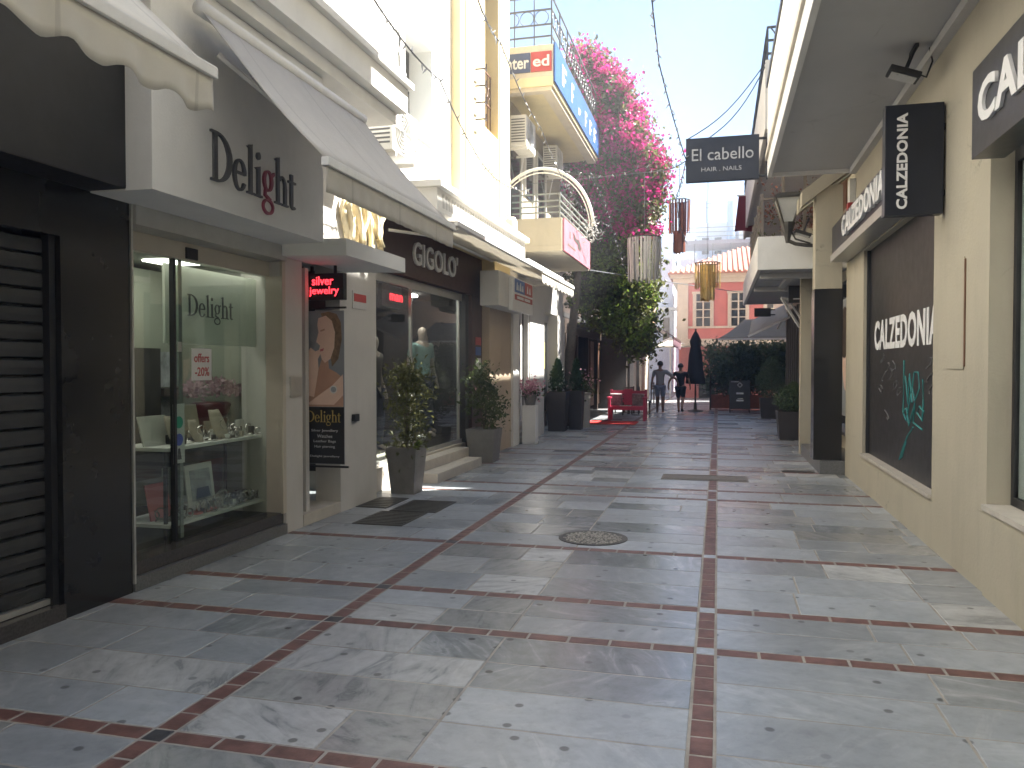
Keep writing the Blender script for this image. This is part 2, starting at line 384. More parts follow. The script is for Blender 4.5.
        if smooth: me.polygons.foreach_set('use_smooth', [True] * len(me.polygons))
        me.update(); me.validate()
        return link(name, me, parent, off)
def link(name, me, parent=None, off=Vector((0, 0, 0))):
    o = bpy.data.objects.new(name, me); C.objects.link(o)
    WORLD[o.name] = Vector(off)
    if parent is not None:
        o.parent = parent; o.location = Vector(off) - WORLD[parent.name]
    else: o.location = off
    return o
def tag(o, label=None, cat=None, group=None, kind=None):
    if label: o['label'] = label
    if cat: o['category'] = cat
    if group: o['group'] = group
    if kind: o['kind'] = kind
    return o
def thing(name, loc, label, cat, group=None):
    o = bpy.data.objects.new(name, None); C.objects.link(o); o.location = loc; o.empty_display_size = .2
    WORLD[o.name] = Vector(loc)
    return tag(o, label, cat, group)
def kids(o): return [x for x in C.objects if x.parent == o]
def copy_tree(o, loc=None, rotz=None, label=None, parent=None, scale=None):
    c = o.copy(); C.objects.link(c)
    if parent is not None: c.parent = parent
    if loc is not None: c.location = loc
    if rotz is not None: c.rotation_euler = (0, 0, rotz)
    if scale is not None: c.scale = (scale,) * 3 if not hasattr(scale, '__len__') else scale
    if label: c['label'] = label
    WORLD[c.name] = Vector(c.location)
    for k in kids(o): copy_tree(k, parent=c)
    return c

# ------------------------------------------------------------------ lettering
FR = {'L': (Vector((0, 1, 0)), Vector((0, 0, 1)), Vector((1, 0, 0))),      # on a wall facing +X
      'R': (Vector((0, -1, 0)), Vector((0, 0, 1)), Vector((-1, 0, 0))),    # on a wall facing -X
      'N': (Vector((1, 0, 0)), Vector((0, 0, 1)), Vector((0, -1, 0))),     # on a face towards -Y
      'RV': (Vector((0, 0, 1)), Vector((-1, 0, 0)), Vector((0, -1, 0)))}   # on a face towards -Y, reading upwards
def text(body, frame, origin, w, h, mt, parent, depth=.012, weight=0., name='lettering', spacing=1., shear=0.):
    cu = bpy.data.curves.new('t', 'FONT'); cu.body = body; cu.size = 1; cu.offset = weight; cu.space_character = spacing; cu.shear = shear
    cu.resolution_u = 3; cu.extrude = .01; cu.align_x = 'LEFT'
    o = bpy.data.objects.new('t', cu); C.objects.link(o)
    dg = bpy.context.evaluated_depsgraph_get(); dg.update()
    me = bpy.data.meshes.new_from_object(o.evaluated_get(dg))
    bpy.data.objects.remove(o); bpy.data.curves.remove(cu)
    xs = [v.co.x for v in me.vertices]; ys = [v.co.y for v in me.vertices]
    x0, x1, y0, y1 = min(xs), max(xs), min(ys), max(ys)
    X, Y, Z = FR[frame] if isinstance(frame, str) else frame
    og = Vector(origin)
    for v in me.vertices:
        a = (v.co.x - x0) / (x1 - x0) * w; b = (v.co.y - y0) / max(1e-6, y1 - y0) * h; c = depth if v.co.z > 0 else 0
        v.co = og + X * a + Y * b + Z * c
    me.name = name; me.materials.clear(); me.materials.append(M[mt] if isinstance(mt, str) else mt); me.update()
    return link(name, me, parent)
def _ring(cx, cy, ro, ri, a0, a1, n=18):
    out = []
    for i in range(n):
        t0 = R(a0 + (a1 - a0) * i / n); t1 = R(a0 + (a1 - a0) * (i + 1) / n)
        out.append([(cx + ri[0] * math.cos(t0), cy + ri[1] * math.sin(t0)), (cx + ro[0] * math.cos(t0), cy + ro[1] * math.sin(t0)),
                    (cx + ro[0] * math.cos(t1), cy + ro[1] * math.sin(t1)), (cx + ri[0] * math.cos(t1), cy + ri[1] * math.sin(t1))])
    return out
def _b(x0, x1, y0, y1): return [[(x0, y0), (x1, y0), (x1, y1), (x0, y1)]]
SERIF = {
 'D': (.64, _b(.07, .17, .03, .67) + _ring(.17, .35, (.43, .35), (.31, .315), -90, 90) + _b(0, .19, 0, .032) + _b(0, .19, .668, .70)),
 'e': (.42, _ring(.20, .22, (.20, .235), (.115, .205), 12, 330) + _b(.10, .385, .235, .268)),
 'l': (.26, _b(.08, .17, .03, .73) + _b(.01, .24, 0, .03) + [[(.01, .70), (.08, .68), (.17, .73), (.17, .75)]]),
 'i': (.26, _b(.08, .17, .03, .45) + _b(.01, .24, 0, .03) + [[(.01, .43), (.08, .41), (.17, .45), (.17, .47)]] + _ring(.125, .62, (.058, .058), (.0, .0), 0, 360, 12)),
 'g': (.42, _ring(.19, .30, (.17, .165), (.09, .14), 0, 360, 20) + _ring(.19, -.10, (.19, .125), (.15, .085), 0, 360, 20) + [[(.08, .17), (.12, .15), (.11, .06), (.06, .06)], [(.06, .06), (.11, .085), (.28, .03), (.26, -.01)], [(.30, .41), (.40, .47), (.41, .42), (.33, .37)]]),
 'h': (.50, _b(.08, .17, .03, .73) + _b(.01, .24, 0, .03) + [[(.01, .70), (.08, .68), (.17, .73), (.17, .75)]] + _ring(.27, .28, (.16, .19), (.08, .15), 0, 140, 12) + _b(.345, .435, .03, .29) + _b(.28, .50, 0, .03)),
 't': (.32, _b(.09, .18, .08, .56) + _b(.01, .29, .415, .45) + _ring(.20, .09, (.11, .10), (.03, .065), 180, 320, 8))}
def delight(frame, origin, w, h, mt, mg, parent, depth=.02):
    tot = sum(SERIF[c][0] for c in 'Delight'); X, Y, Z = FR[frame]; og = Vector(origin); x = 0
    a = MB(); g = MB()
    for c in 'Delight':
        adv, polys = SERIF[c]
        for k, p in enumerate(polys):
            (g if c == 'g' and mg else a).prism([og + X * ((x + u) / tot * w) + Y * (v / .72 * h) + Z * (.0003 * (k % 3)) for u, v in p], Z * depth)
        x += adv
    a.build('lettering', mt, parent)
    if mg: g.build('letter', mg, parent)
# ------------------------------------------------------------------ ground
g = MB(); g.add([(-120, -60, -.0025), (120, -60, -.0025), (120, 300, -.0025), (-120, 300, -.0025)], [(0, 1, 2, 3)])
tag(g.build('ground', 'grout'), kind='structure')
BANDS = [-1.6, .65, 2.2, 2.95, 4.60, 5.38, 6.92, 9.86, 10.6, 12.7, 14.3, 15.1, 17.2, 19.4, 20.2, 22.4, 24.7, 25.5, 27.8, 30.2, 33, 36, 39, 42, 45]
BW = .11
CUTS = [(-.34, .10, 11.45, 12.05)]                       # where the access cover is let in
def slab(mb, x0, x1, y0, y1, j=.005):
    x0 += j; x1 -= j; y0 += j; y1 -= j
    if x1 - x0 < .02 or y1 - y0 < .02: return
    z = [rng.gauss(0, .0006) for _ in range(4)]; e = .0045
    v = [(x0, y0, -.02), (x1, y0, -.02), (x1, y1, -.02), (x0, y1, -.02),
         (x0, y0, z[0] - e), (x1, y0, z[1] - e), (x1, y1, z[2] - e), (x0, y1, z[3] - e),
         (x0 + e, y0 + e, z[0]), (x1 - e, y0 + e, z[1]), (x1 - e, y1 - e, z[2]), (x0 + e, y1 - e, z[3])]
    f = []
    for a in (0, 4):
        for k in range(4): f.append((a + k, a + (k + 1) % 4, a + 4 + (k + 1) % 4, a + 4 + k))
    mb.add(v, f + [(8, 9, 10, 11)])
pv = MB(); bk = MB()
ZONES = [(-8.2, -2.405, .75, .05), (-2.295, -1.21, .62, .62), (-1.21, -.115, 1.1, .10), (-.005, 4.2, .8, .14)]
for yi in range(len(BANDS) - 1):
    ya, yb = BANDS[yi] + BW / 2, BANDS[yi + 1] - BW / 2
    for zi, (xa, xb, wm, wp) in enumerate(ZONES):
        n = max(1, round((yb - ya) / rng.uniform(.36, .46)))
        ys = [ya + (yb - ya) * k / n + (rng.uniform(-.03, .03) if 0 < k < n else 0) for k in range(n + 1)]
        for r in range(n):
            x = xa
            if zi == 3 or zi == 0: x = xa - rng.uniform(0, .4) if zi == 0 else xa
            while x < xb - .01:
                w = wm * rng.uniform(.62, 1.35)
                x2 = x + w
                if xb - x2 < .28: x2 = xb
                pv.mi(1 if rng.random() < wp else 0)
                slab(pv, max(x, xa), x2, ys[r], ys[r + 1])
                x = x2
def brick_row(xa, xb, ya, yb, along, L=.225):
    a, b = (xa, xb) if along == 'x' else (ya, yb)
    n = max(1, round((b - a) / L))
    for k in range(n):
        p, q = a + (b - a) * k / n, a + (b - a) * (k + 1) / n
        slab(bk, *((p, q, ya, yb) if along == 'x' else (xa, xb, p, q)), j=.006)
XC, XL = -.06, -2.35
for i, y in enumerate(BANDS):
    if i < len(BANDS) - 1:
        for xc in (XC, XL): bk.mi(0); brick_row(xc - BW / 2, xc + BW / 2, y + BW / 2, BANDS[i + 1] - BW / 2, 'y', .17)
    bw = BW * .42
    for xa, xb in ((-8.2, XL - BW / 2), (XL + BW / 2, XC - BW / 2), (XC + BW / 2, 4.2)):
        bk.mi(0); brick_row(xa, xb, y - BW / 2, y + BW / 2, 'x', .235)
    bk.mi(1); slab(bk, XL - BW / 2, XL + BW / 2, y - BW / 2, y + BW / 2)
    bk.mi(2); slab(bk, XC - BW / 2, XC + BW / 2, y - BW / 2, y + BW / 2)
tag(pv.build('pavement', ['slab', 'slab2']), kind='structure')
tag(bk.build('pavement_band', ['brick', 'darkcube', 'palecube']), kind='structure')

# covers and grates let into the paving
def cover_round(x, y, r):
    t = thing('manhole_cover', (x, y, 0), 'round cast iron manhole cover with a pebbled top', 'manhole cover')
    m = MB(); m.lathe([(r, .001), (r, .008), (r - .03, .008), (r - .035, .005)], (x, y, 0), 40); m.build('rim', 'iron', t)
    m = MB(); m.lathe([(r - .036, .001), (r - .036, .006)], (x, y, 0), 40); m.build('lid', 'iron', t)
    m = MB(); rr = random.Random(3)
    for k in range(420):
        a = rr.uniform(0, 6.283); q = (r - .05) * math.sqrt(rr.random())
        m.ball((x + q * math.cos(a), y + q * math.sin(a), .0075), rr.uniform(.008, .013), 6, 3, .5)
    m.build('pebble_inlay', M_PEB, t)
M_PEB = mat('pebble', (.40, .37, .32), .6, .45, 40)
cover_round(-1.12, 7.38, .32)
def grate(name, x0, x1, y0, y1, n, label, cat, mt='iron'):
    t = thing(name, ((x0 + x1) / 2, (y0 + y1) / 2, 0), label, cat)
    m = MB(); w = .025
    m.box(x0, x1, y0, y0 + w, .001, .008).box(x0, x1, y1 - w, y1, .001, .008).box(x0, x0 + w, y0 + w, y1 - w, .001, .008).box(x1 - w, x1, y0 + w, y1 - w, .001, .008)
    m.build('frame', mt, t)
    m = MB(); m.box(x0 + w, x1 - w, y0 + w, y1 - w, .0005, .003)
    for k in range(n):
        y = y0 + w + (y1 - y0 - 2 * w) * (k + .5) / n
        m.box(x0 + w, x1 - w, y - (y1 - y0) / n * .28, y + (y1 - y0) / n * .28, .003, .007)
    m.build('cover_plate', mt, t)
grate('drain_cover', -3.52, -2.98, 8.22, 8.95, 9, 'dark metal drain cover in the paving, farther of the two before the planter', 'drain cover')
grate('drain_cover', -3.60, -3.06, 7.45, 8.18, 9, 'dark metal drain cover in the paving, nearer of the two before the planter', 'drain cover')
grate('drain_cover', -3.99, -3.62, 8.35, 9.05, 6, 'small drain cover beside the planter, hard against the shop wall', 'drain cover')
M['coverstone'] = mat('dull_brown_infill', (.17, .15, .13), .7, .25, 14, .2)
grate('access_cover', -.78, .42, 11.5, 12.05, 1, 'wide dull brown access cover across the central brick band', 'access cover', 'coverstone')
grate('access_cover', .95, 1.42, 12.75, 12.95, 4, 'narrow dark grate before the granite step on the right', 'drain cover')

# ------------------------------------------------------------------ LEFT: black shop
t = thing('black_shop', (-4, 2.5, 0), 'shop front in glossy black cladding with its charcoal roller shutter down', 'shop front')
m = MB(); m.box(-4.3, -4.0, 4.17, 4.78, 0, 2.75); m.box(-4.3, -4.0, -3, 4.17, 2.42, 2.75); m.box(-4.3, -4.0, -3, 1.2, 0, 2.42)
m.build('wall', 'black', t)
m = MB(); m.box(-9, -4.3, -22, 4.78, 0, 12); m.build('building_mass', 'offwhite', t)
m = MB(); m.box(-4.298, -4.0, -22, 4.78, 3.9, 12); m.build('upper_wall', 'white', t)
m = MB(); m.box(-4.298, -3.72, -3, 4.43, 2.752, 3.60); m.build('fascia', 'blackmatt', t, bevel=.01)
m = MB(); m.box(-4.298, -4.06, -3, 4.778, 3.602, 3.898); m.build('lintel', 'brownwood', t)
m = MB()
for k in range(21):
    z = .14 + k * .108
    m.prism([(-4.12, 1.2, z), (-4.092, 1.2, z + .010), (-4.088, 1.2, z + .05), (-4.092, 1.2, z + .092), (-4.12, 1.2, z + .1055)], (0, 2.97, 0))
sh = m.build('roller_shutter', 'shutter', t)
m = MB(); m.box(-4.11, -4.06, 1.2, 4.168, .105, .14); m.build('bottom_rail', 'alu', sh)
m = MB(); m.box(-4.10, -4.04, 4.12, 4.168, .10, 2.42); m.build('guide_rail', 'blackmatt', sh)
m = MB(); m.box(-4.12, -3.985, -3, 4.168, 0, .10); m.build('step', 'granite', t)

# scalloped awning of the black shop
def awning(name, y0, y1, xw, zw, xf, zf, val, scallop, mt, label, arms=True, thick=.006, n=26, sag=.03, valwave=.0):
    t = thing(name, (xw, (y0 + y1) / 2, zw), label, 'awning')
    grid = [[(xw + (xf - xw) * s / 6, y0 + (y1 - y0) * k / n, zw + (zf - zw) * s / 6 - sag * math.sin(math.pi * s / 6) * (1 + .25 * math.sin(k * .9 + y0)) + .007 * math.sin(k * 2.3 + s * 1.1) * math.sin(s * .52)) for k in range(n + 1)] for s in range(7)]
    MB().sheet(grid, thick).build('canvas', mt, t, smooth=True)
    m = MB(); m.tube([(xw - .02, y0, zw + .03), (xw - .02, y1, zw + .03)], .055, 10); m.build('roller', 'rail', t, smooth=True)
    m = MB(); m.box(xf - .02, xf + .035, y0 - .015, y1 + .015, zf - .045, zf + .012); m.build('front_bar', 'rail', t, bevel=.008)
    if val:
        nn = max(12, int((y1 - y0) * 40)); rows = []
        for r in range(5):
            row = []
            for k in range(nn + 1):
                y = y0 + (y1 - y0) * k / nn; d = val
                if scallop: d = val * (1 - .20 * abs(math.cos(math.pi * (y - y0) / scallop)) ** 3)
                row.append((xf + .012 + valwave * math.sin(2 * math.pi * (y - y0) / (scallop or .6) + .8) * r / 4 + .0015 * math.sin(y * 37) * r, y, zf - .046 - d * r / 4))
            rows.append(row)
        MB().sheet(rows, .002).build('valance', mt, t, smooth=True)
    if arms:
        for y in (y0 + .18, y1 - .18):
            ym = y + (.55 if y < (y0 + y1) / 2 else -.55) * min(1, (y1 - y0) / 3)
            m = MB(); zz = zw - .22
            m.tube([(xw, y, zz), ((xw + xf) / 2, ym, (zz + zf) / 2 - .03), (xf, y, zf - .03)], .02, 6); m.build('folding_arm', 'rail', t)
    return t
awning('awning', .2, 3.52, -3.42, 4.02, -2.46, 3.08, .20, .30, 'awning2', 'off white awning with a scalloped valance over the black shop', valwave=.012)
awning('awning', 4.72, 7.26, -3.36, 3.98, -2.46, 2.94, .17, 0, 'awning', 'steep pale awning with a straight valance over the jewellery shop', sag=.05)
awning('awning', 9.0, 16.7, -3.93, 3.50, -3.0, 3.30, .0, 0, 'awning2', 'long white awning folded flat over the menswear window', n=40)
awning('awning', 13.6, 16.72, -3.2, 3.40, -2.98, 3.275, .2, .34, 'awning2', 'short cream awning flap with a frilled hem beyond the medical sign', arms=False)

# ------------------------------------------------------------------ LEFT: jewellery shop
t = thing('jewellery_shop', (-4, 5.8, 0), 'jewellery shop with grey serif lettering on its white fascia', 'shop front')
m = MB()
m.box(-9, -4.0, 4.782, 7.35, 2.78, 4.2)
m.box(-4.3, -4.0, 6.86, 7.18, 0, 2.778); m.box(-4.5, -4.06, 7.352, 7.42, .0, 2.6); m.box(-4.5, -4.302, 6.90, 7.35, 0, 2.778)
m.box(-4.3, -4.0, 8.0, 8.86, 0, 2.778); m.box(-9, -4.0, 7.352, 9.0, 2.78, 4.2); m.box(-4.3, -4.02, 8.862, 9.0, 0, 2.778)
m.build('wall', 'fasciawhite', t)
m = MB(); m.box(-3.998, -3.52, 4.42, 6.72, 2.74, 4.235); f = m.build('fascia', 'white', t, bevel=.004)
delight('L', (-3.52, 5.02, 2.935), 1.19, .37, 'greyletters', 'redletter', f)
m = MB(); m.box(-4.22, -3.96, 4.80, 6.84, 2.60, 2.738); m.build('shutter_box', 'alu', t, bevel=.006)
m = MB(); m.box(-4.26, -4.16, 4.80, 6.85, 2.46, 2.598); hd = m.build('door_rail', 'beigealu', t, bevel=.004)
m = MB(); m.box(-4.158, -4.14, 5.60, 5.74, 2.47, 2.56); m.build('door_sensor', 'blackmatt', hd)
m = MB(); m.box(-4.24, -4.19, 4.785, 4.81, .2, 2.46); m.box(-4.24, -4.19, 7.10, 7.15, .2, 2.46)
m.box(-4.235, -4.195, 5.50, 5.53, .2, 2.46); m.build('window_frame', 'blackmatt', t)
m = MB(); m.box(-4.20, -4.02, 6.845, 6.858, .2, 2.46); m.box(-4.02, -3.995, 6.80, 6.858, .2, 2.6); m.build('door_jamb', 'beigealu', t)
m = MB(); m.box(-4.03, -3.985, 4.782, 4.80, .06, 2.74); m.build('corner_trim', 'alu', t)
m = MB(); m.box(-4.208, -4.20, 5.53, 7.10, .205, 2.459); m.build('shop_window', 'glass', t)
dr = MB().box(-4.228, -4.220, 4.81, 5.62, .21, 2.459).build('sliding_door', 'glass', t)
m = MB(); m.box(-4.219, -4.212, 5.585, 5.625, .21, 2.459); m.build('door_edge', 'greyrail', dr)
m = MB(); m.box(-4.21, -4.199, 5.56, 5.60, 1.72, 1.80); m.build('door_catch', 'alu', dr)
m = MB(); m.box(-9, -3.985, 4.79, 6.858, 0, .098); m.build('step', 'greygranite', t, bevel=.006)
m = MB(); m.box(-9, -4.03, 4.79, 6.857, .10, .198); m.build('sill', 'granite', t, bevel=.004)
m = MB(); m.box(-7.2, -7.1, 4.80, 8.0, .2, 2.78); m.box(-7.1, -4.3, 4.784, 4.80, .2, 2.6); m.box(-7.1, -4.3, 7.5, 7.6, .2, 2.78); m.build('interior_wall', 'shopwall', t)
m = MB(); m.box(-7.1, -4.26, 4.80, 7.5, 2.62, 2.70); m.build('ceiling', 'shopwall', t)
m = MB(); m.box(-5.3, -4.8, 5.1, 5.5, 2.60, 2.618); m.build('ceiling_lamp', 'dimlamp', t)
m = MB(); m.box(-5.3, -4.8, 6.5, 6.9, 2.60, 2.618); m.build('ceiling_lamp', 'dimlamp', t)
m = MB(); m.box(-4.31, -4.26, 5.1, 7.0, 2.56, 2.575); m.build('added_window_lamp', 'dimlamp', t)  # glowing strip added to brighten the board and table behind the glass
m = MB(); m.box(-3.999, -3.985, 6.93, 7.13, 1.30, 1.50); m.build('metal_plate', 'alu', t)
m = MB(); m.box(-3.999, -3.96, 8.28, 8.40, .98, 1.06); m.build('socket', 'blackmatt', t)
# side door between the two pilasters
m = MB(); m.box(-4.55, -4.5, 7.42, 8.0, .12, 2.78); d = m.build('side_door', 'darkpanel', t)
m = MB(); m.box(-4.499, -4.49, 7.50, 7.92, .3, 2.3); m.build('pane', 'darkglass', d)
m = MB(); m.box(-9, -4.0, 7.19, 7.998, 0, .12); m.build('door_step', 'stone', t, bevel=.006)
m = MB(); m.prism([(-3.998, 6.74, 2.64), (-3.30, 6.74, 2.62), (-3.30, 6.74, 2.775), (-3.998, 6.74, 2.80)], (0, 1.42, 0)); m.build('door_canopy', 'white', t, bevel=.004)
m = MB(); m.box(-3.999, -3.99, 8.30, 8.66, 2.26, 2.46); rs = m.build('notice', 'offwhite', t)
MB().box(-3.989, -3.986, 8.33, 8.65, 2.34, 2.43).build('red_panel', 'redsign', rs)
# board inside the window with the shop's name
b = tag(MB().box(-4.36, -4.335, 5.58, 7.05, 1.79, 2.44).build('window_board', 'boardpale', loc=(-4.35, 6.3, 1.79)), 'pale board behind the jewellery shop glass with black serif lettering', 'sign board')
delight('L', (-4.335, 5.86, 2.03), .66, .19, 'greyletters', None, b, .004)
o = thing('offer_sign', (-4.19, 5.80, 1.5), 'small white card in the window reading offers -20% in red', 'sign')
m = MB(); m.box(-4.197, -4.193, 5.72, 5.985, 1.485, 1.75); m.build('card', 'paper', o)
text('offers', 'L', (-4.193, 5.75, 1.635), .20, .075, 'redsign', o, .002, .015)
text('-20%', 'L', (-4.193, 5.76, 1.52), .19, .075, 'redsign', o, .002, .015)
o = thing('sticker', (-4.21, 5.6, .8), 'tall white sticker strip with a green and a blue round mark on the door edge', 'sticker')
MB().box(-4.2115, -4.2085, 5.50, 5.64, .82, 1.30).build('strip', 'paper', o)
for z, k in ((1.15, 'greenround'), (1.01, 'blueround')):
    m = MB(); m.prism([(-4.2085, 5.57 + .05 * math.cos(a * .5236), z + .05 * math.sin(a * .5236)) for a in range(12)], (.002, 0, 0)); m.build('round_mark', k, o)
m = MB(); m.prism([(-4.2085, 5.55, .85), (-4.2085, 5.60, .85), (-4.2085, 5.58, .94), (-4.2085, 5.56, .94)], (.002, 0, 0)); m.build('figure_mark', 'blackmatt', o)

# shop furniture behind the glass
o = thing('wall_shelf', (-5.4, 5.2, .2), 'taupe wall shelf unit of staggered boxes on the left inside the jewellery shop', 'shelf')
m = MB(); m.box(-5.9, -5.6, 4.82, 7.45, .2, 2.58); m.build('back_panel', 'shopwall', o)
for (y0, y1, z0, z1, k) in ((5.2, 5.75, 1.78, 2.25, 'taupe'), (5.78, 6.2, 1.68, 2.15, 'darktaupe'), (5.2, 5.75, 1.0, 1.2, 'taupe'), (5.78, 6.2, 1.28, 1.5, 'darktaupe'), (6.9, 7.3, 1.3, 1.38, 'darktaupe'), (6.9, 7.3, .9, .98, 'darktaupe'), (5.2, 6.2, .2, .55, 'darktaupe'), (6.3, 6.85, .5, 1.78, 'darkinside')):
    MB().box(-5.6, -5.38, y0, y1, z0, z1).build('shelf_box', k, o)
for i, (y0, y1, z0, z1) in enumerate(((5.22, 5.73, 1.5, 1.77), (5.8, 6.18, 1.5, 1.67), (5.25, 5.7, 1.21, 1.42), (5.85, 6.15, .95, 1.26), (6.92, 7.28, 1.39, 1.75), (6.92, 7.28, .99, 1.25))):
    tag(MB().box(-5.5, -5.47, y0, y1, z0, z1).build('jewellery_photo', 'photo', loc=(-5.48, y0, z0)),
        ['silvery jewellery photo in the top left cubby', 'narrow silvery photo in the cubby right of the top left one', 'silvery photo in the second cubby down on the left', 'narrow upright photo in the lowest cubby beside the taupe box', 'silvery photo on the upper shelf at the right of the flowers', 'silvery photo on the lower shelf at the right of the flowers'][i], 'photo')
o = thing('display_table', (-4.45, 6.2, .2), 'glass display table with a pale top in the jewellery window', 'table')
MB().box(-4.78, -4.26, 5.50, 7.06, .915, .945).build('tabletop', 'paper', o, bevel=.004)
MB().box(-4.78, -4.25, 5.50, 7.08, .30, .325).build('lower_deck', 'paper', o)
for x in (-4.76, -4.33):
    for y in (5.53, 6.97): MB().box(x, x + .025, y, y + .025, .2, .915).build('leg', 'blackmatt', o)
MB().box(-4.78, -4.76, 5.56, 6.97, .70, .914).build('apron', 'darkinside', o)
def card(name, x, y0, y1, z0, z1, k, label, cat, lean=.06):
    m = MB(); m.prism([(x, y0, z0), (x, y1, z0), (x - lean, y1, z1), (x - lean, y0, z1)], (-.012, 0, 0))
    return tag(m.build(name, k, loc=(x, (y0 + y1) / 2, z0)), label, cat)
card('necklace_board', -4.50, 5.42 + .1, 5.86, .946, 1.19, 'paper', 'white necklace board at the left end of the table', 'display board')
card('necklace_board', -4.55, 6.0, 6.34, .946, 1.26, 'linen', 'tall linen necklace board in the middle of the table', 'display board')
card('necklace_board', -4.48, 6.36, 6.55, .946, 1.1, 'linen', 'low linen board right of the tall one', 'display board')
card('price_card', -4.46, 6.76, 6.99, .946, 1.09, 'paper', 'small white card at the right end of the table', 'card', .02)
card('pink_board', -4.50, 5.60, 5.86, .326, .62, 'boxpink', 'pink board leaning on the lower deck of the table', 'display board')
o = thing('picture_frame', (-4.46, 6.0, .326), 'white framed picture standing on the lower deck of the table', 'picture')
m = MB(); m.prism([(-4.42, 5.98, .326), (-4.42, 6.36, .326), (-4.47, 6.36, .74), (-4.47, 5.98, .74)], (-.012, 0, 0)); m.build('frame', 'paper', o)
m = MB(); m.prism([(-4.4245, 6.03, .42), (-4.4245, 6.31, .42), (-4.4595, 6.31, .69), (-4.4595, 6.03, .69)], (.004, 0, 0)); m.build('picture', 'photo', o)
m = MB(); m.prism([(-4.4215, 6.08, .44), (-4.4215, 6.28, .44), (-4.4315, 6.26, .53), (-4.4315, 6.1, .53)], (.004, 0, 0)); m.build('figure', 'navyblue', o)
def bust(x, y, z, s, label):
    o = thing('necklace_bust', (x, y, z), label, 'necklace stand')
    m = MB(); m.sheet([[(x - .05 * s + .05 * s * math.cos(a * .4) + .10 * s * (1 - r / 5), y + .085 * s * math.sin(a * .4) * (.5 + .5 * math.sin(.4 + r * .5)), z + .24 * s * r / 5) for a in range(-4, 5)] for r in range(6)], .012); m.build('stand', 'linen', o, smooth=True)
    m = MB(); m.tube([(x + .05 * s + .012 + .02 * abs(math.cos(a)), y + .06 * s * math.sin(a), z + .13 * s + .05 * s * math.cos(a)) for a in [k * .6283 for k in range(10)]], .004, 5, closed=True); m.build('necklace', 'silverware', o)
bust(-4.40, 6.36, .946, 1.1, 'large linen necklace bust leaning beside the tall board')
bust(-4.42, 6.06, .946, .8, 'linen necklace bust before the tall board')
bust(-4.44, 5.80, .946, 1.0, 'necklace bust half hidden behind the door sticker')
def bangles(n, y0, y1, z, grp, where, seed):
    r = random.Random(seed)
    for k in range(n):
        x, y, q = r.uniform(-4.58, -4.29), r.uniform(y0, y1), r.uniform(.028, .052)
        a = r.uniform(0, 3); tilt = r.choice((0, 1, 1))
        pts = [(x + q * math.cos(u) * math.cos(a), y + q * math.cos(u) * math.sin(a), z + q + .006 + q * math.sin(u)) if tilt else (x + q * math.cos(u), y + q * math.sin(u), z + .008 + .004 * math.sin(u)) for u in [i * .5236 for i in range(12)]]
        m = MB(); m.tube(pts, r.uniform(.005, .010), 5, closed=True)
        tag(m.build('bracelet', 'silverware', smooth=True, loc=(x, y, z)), where, 'bracelet', grp)
bangles(34, 5.9, 7.0, .946, 'bracelets on the table top', 'silver bracelet among others on top of the display table', 1)
bangles(80, 5.62, 7.03, .326, 'bracelets on the lower deck', 'silver bracelet among others on the lower deck of the display table', 2)
for i, (y0, y1, z, k, lb) in enumerate(((6.3, 6.6, .946, 'darktaupe', 'dark flat jewellery tray on the table top'), (6.62, 6.86, .326, 'blackmatt', 'black flat tray at the right of the lower deck'), (5.95, 6.25, .326, 'boxpink', 'pink flat tray in front of the framed picture'))):
    tag(MB().box(-4.42, -4.32, y0, y1, z, z + .018).build('jewellery_tray', k, loc=(-4.37, y0, z)), lb, 'tray')
r = random.Random(15)
for k in range(44):
    y = r.uniform(5.75, 7.0); x = r.uniform(-4.66, -4.32); w, h = r.uniform(.03, .06), r.uniform(.03, .09); z = .946 if k % 2 else .326
    tag(MB().box(x, x + w * .7, y, y + w, z, z + h).build('ring_box', r.choice(('paper', 'linen', 'darktaupe', 'blackmatt', 'alu')), bevel=.004, loc=(x, y, z)), 'small ring box among others on the ' + ('table top' if k % 2 else 'lower deck of the display table'), 'box', 'ring boxes on the table top' if k % 2 else 'ring boxes on the lower deck')
o = thing('flower_vase', (-5.0, 7.12, .2), 'dark red vase of pink flowers on a stand inside the jewellery shop', 'flowers')
m = MB(); m.lathe([(.10, 0), (.13, .5), (.16, .9), (.20, 1.02), (.17, 1.04)], (-5.0, 7.12, .2), 16); m.build('vase', 'redvase', o, smooth=True)
m = MB(); r = random.Random(5)
for k in range(420):
    a, q = r.uniform(0, 6.28), .34 * math.sqrt(r.random()); m.leaf((-5.0 + q * math.cos(a), 7.12 + q * math.sin(a), 1.28 + .20 * math.sqrt(max(0, 1 - (q / .36) ** 2)) * r.uniform(.2, 1)), r.uniform(.04, .07), r, .6, .8)
m.build('blossom', 'mauve', o)

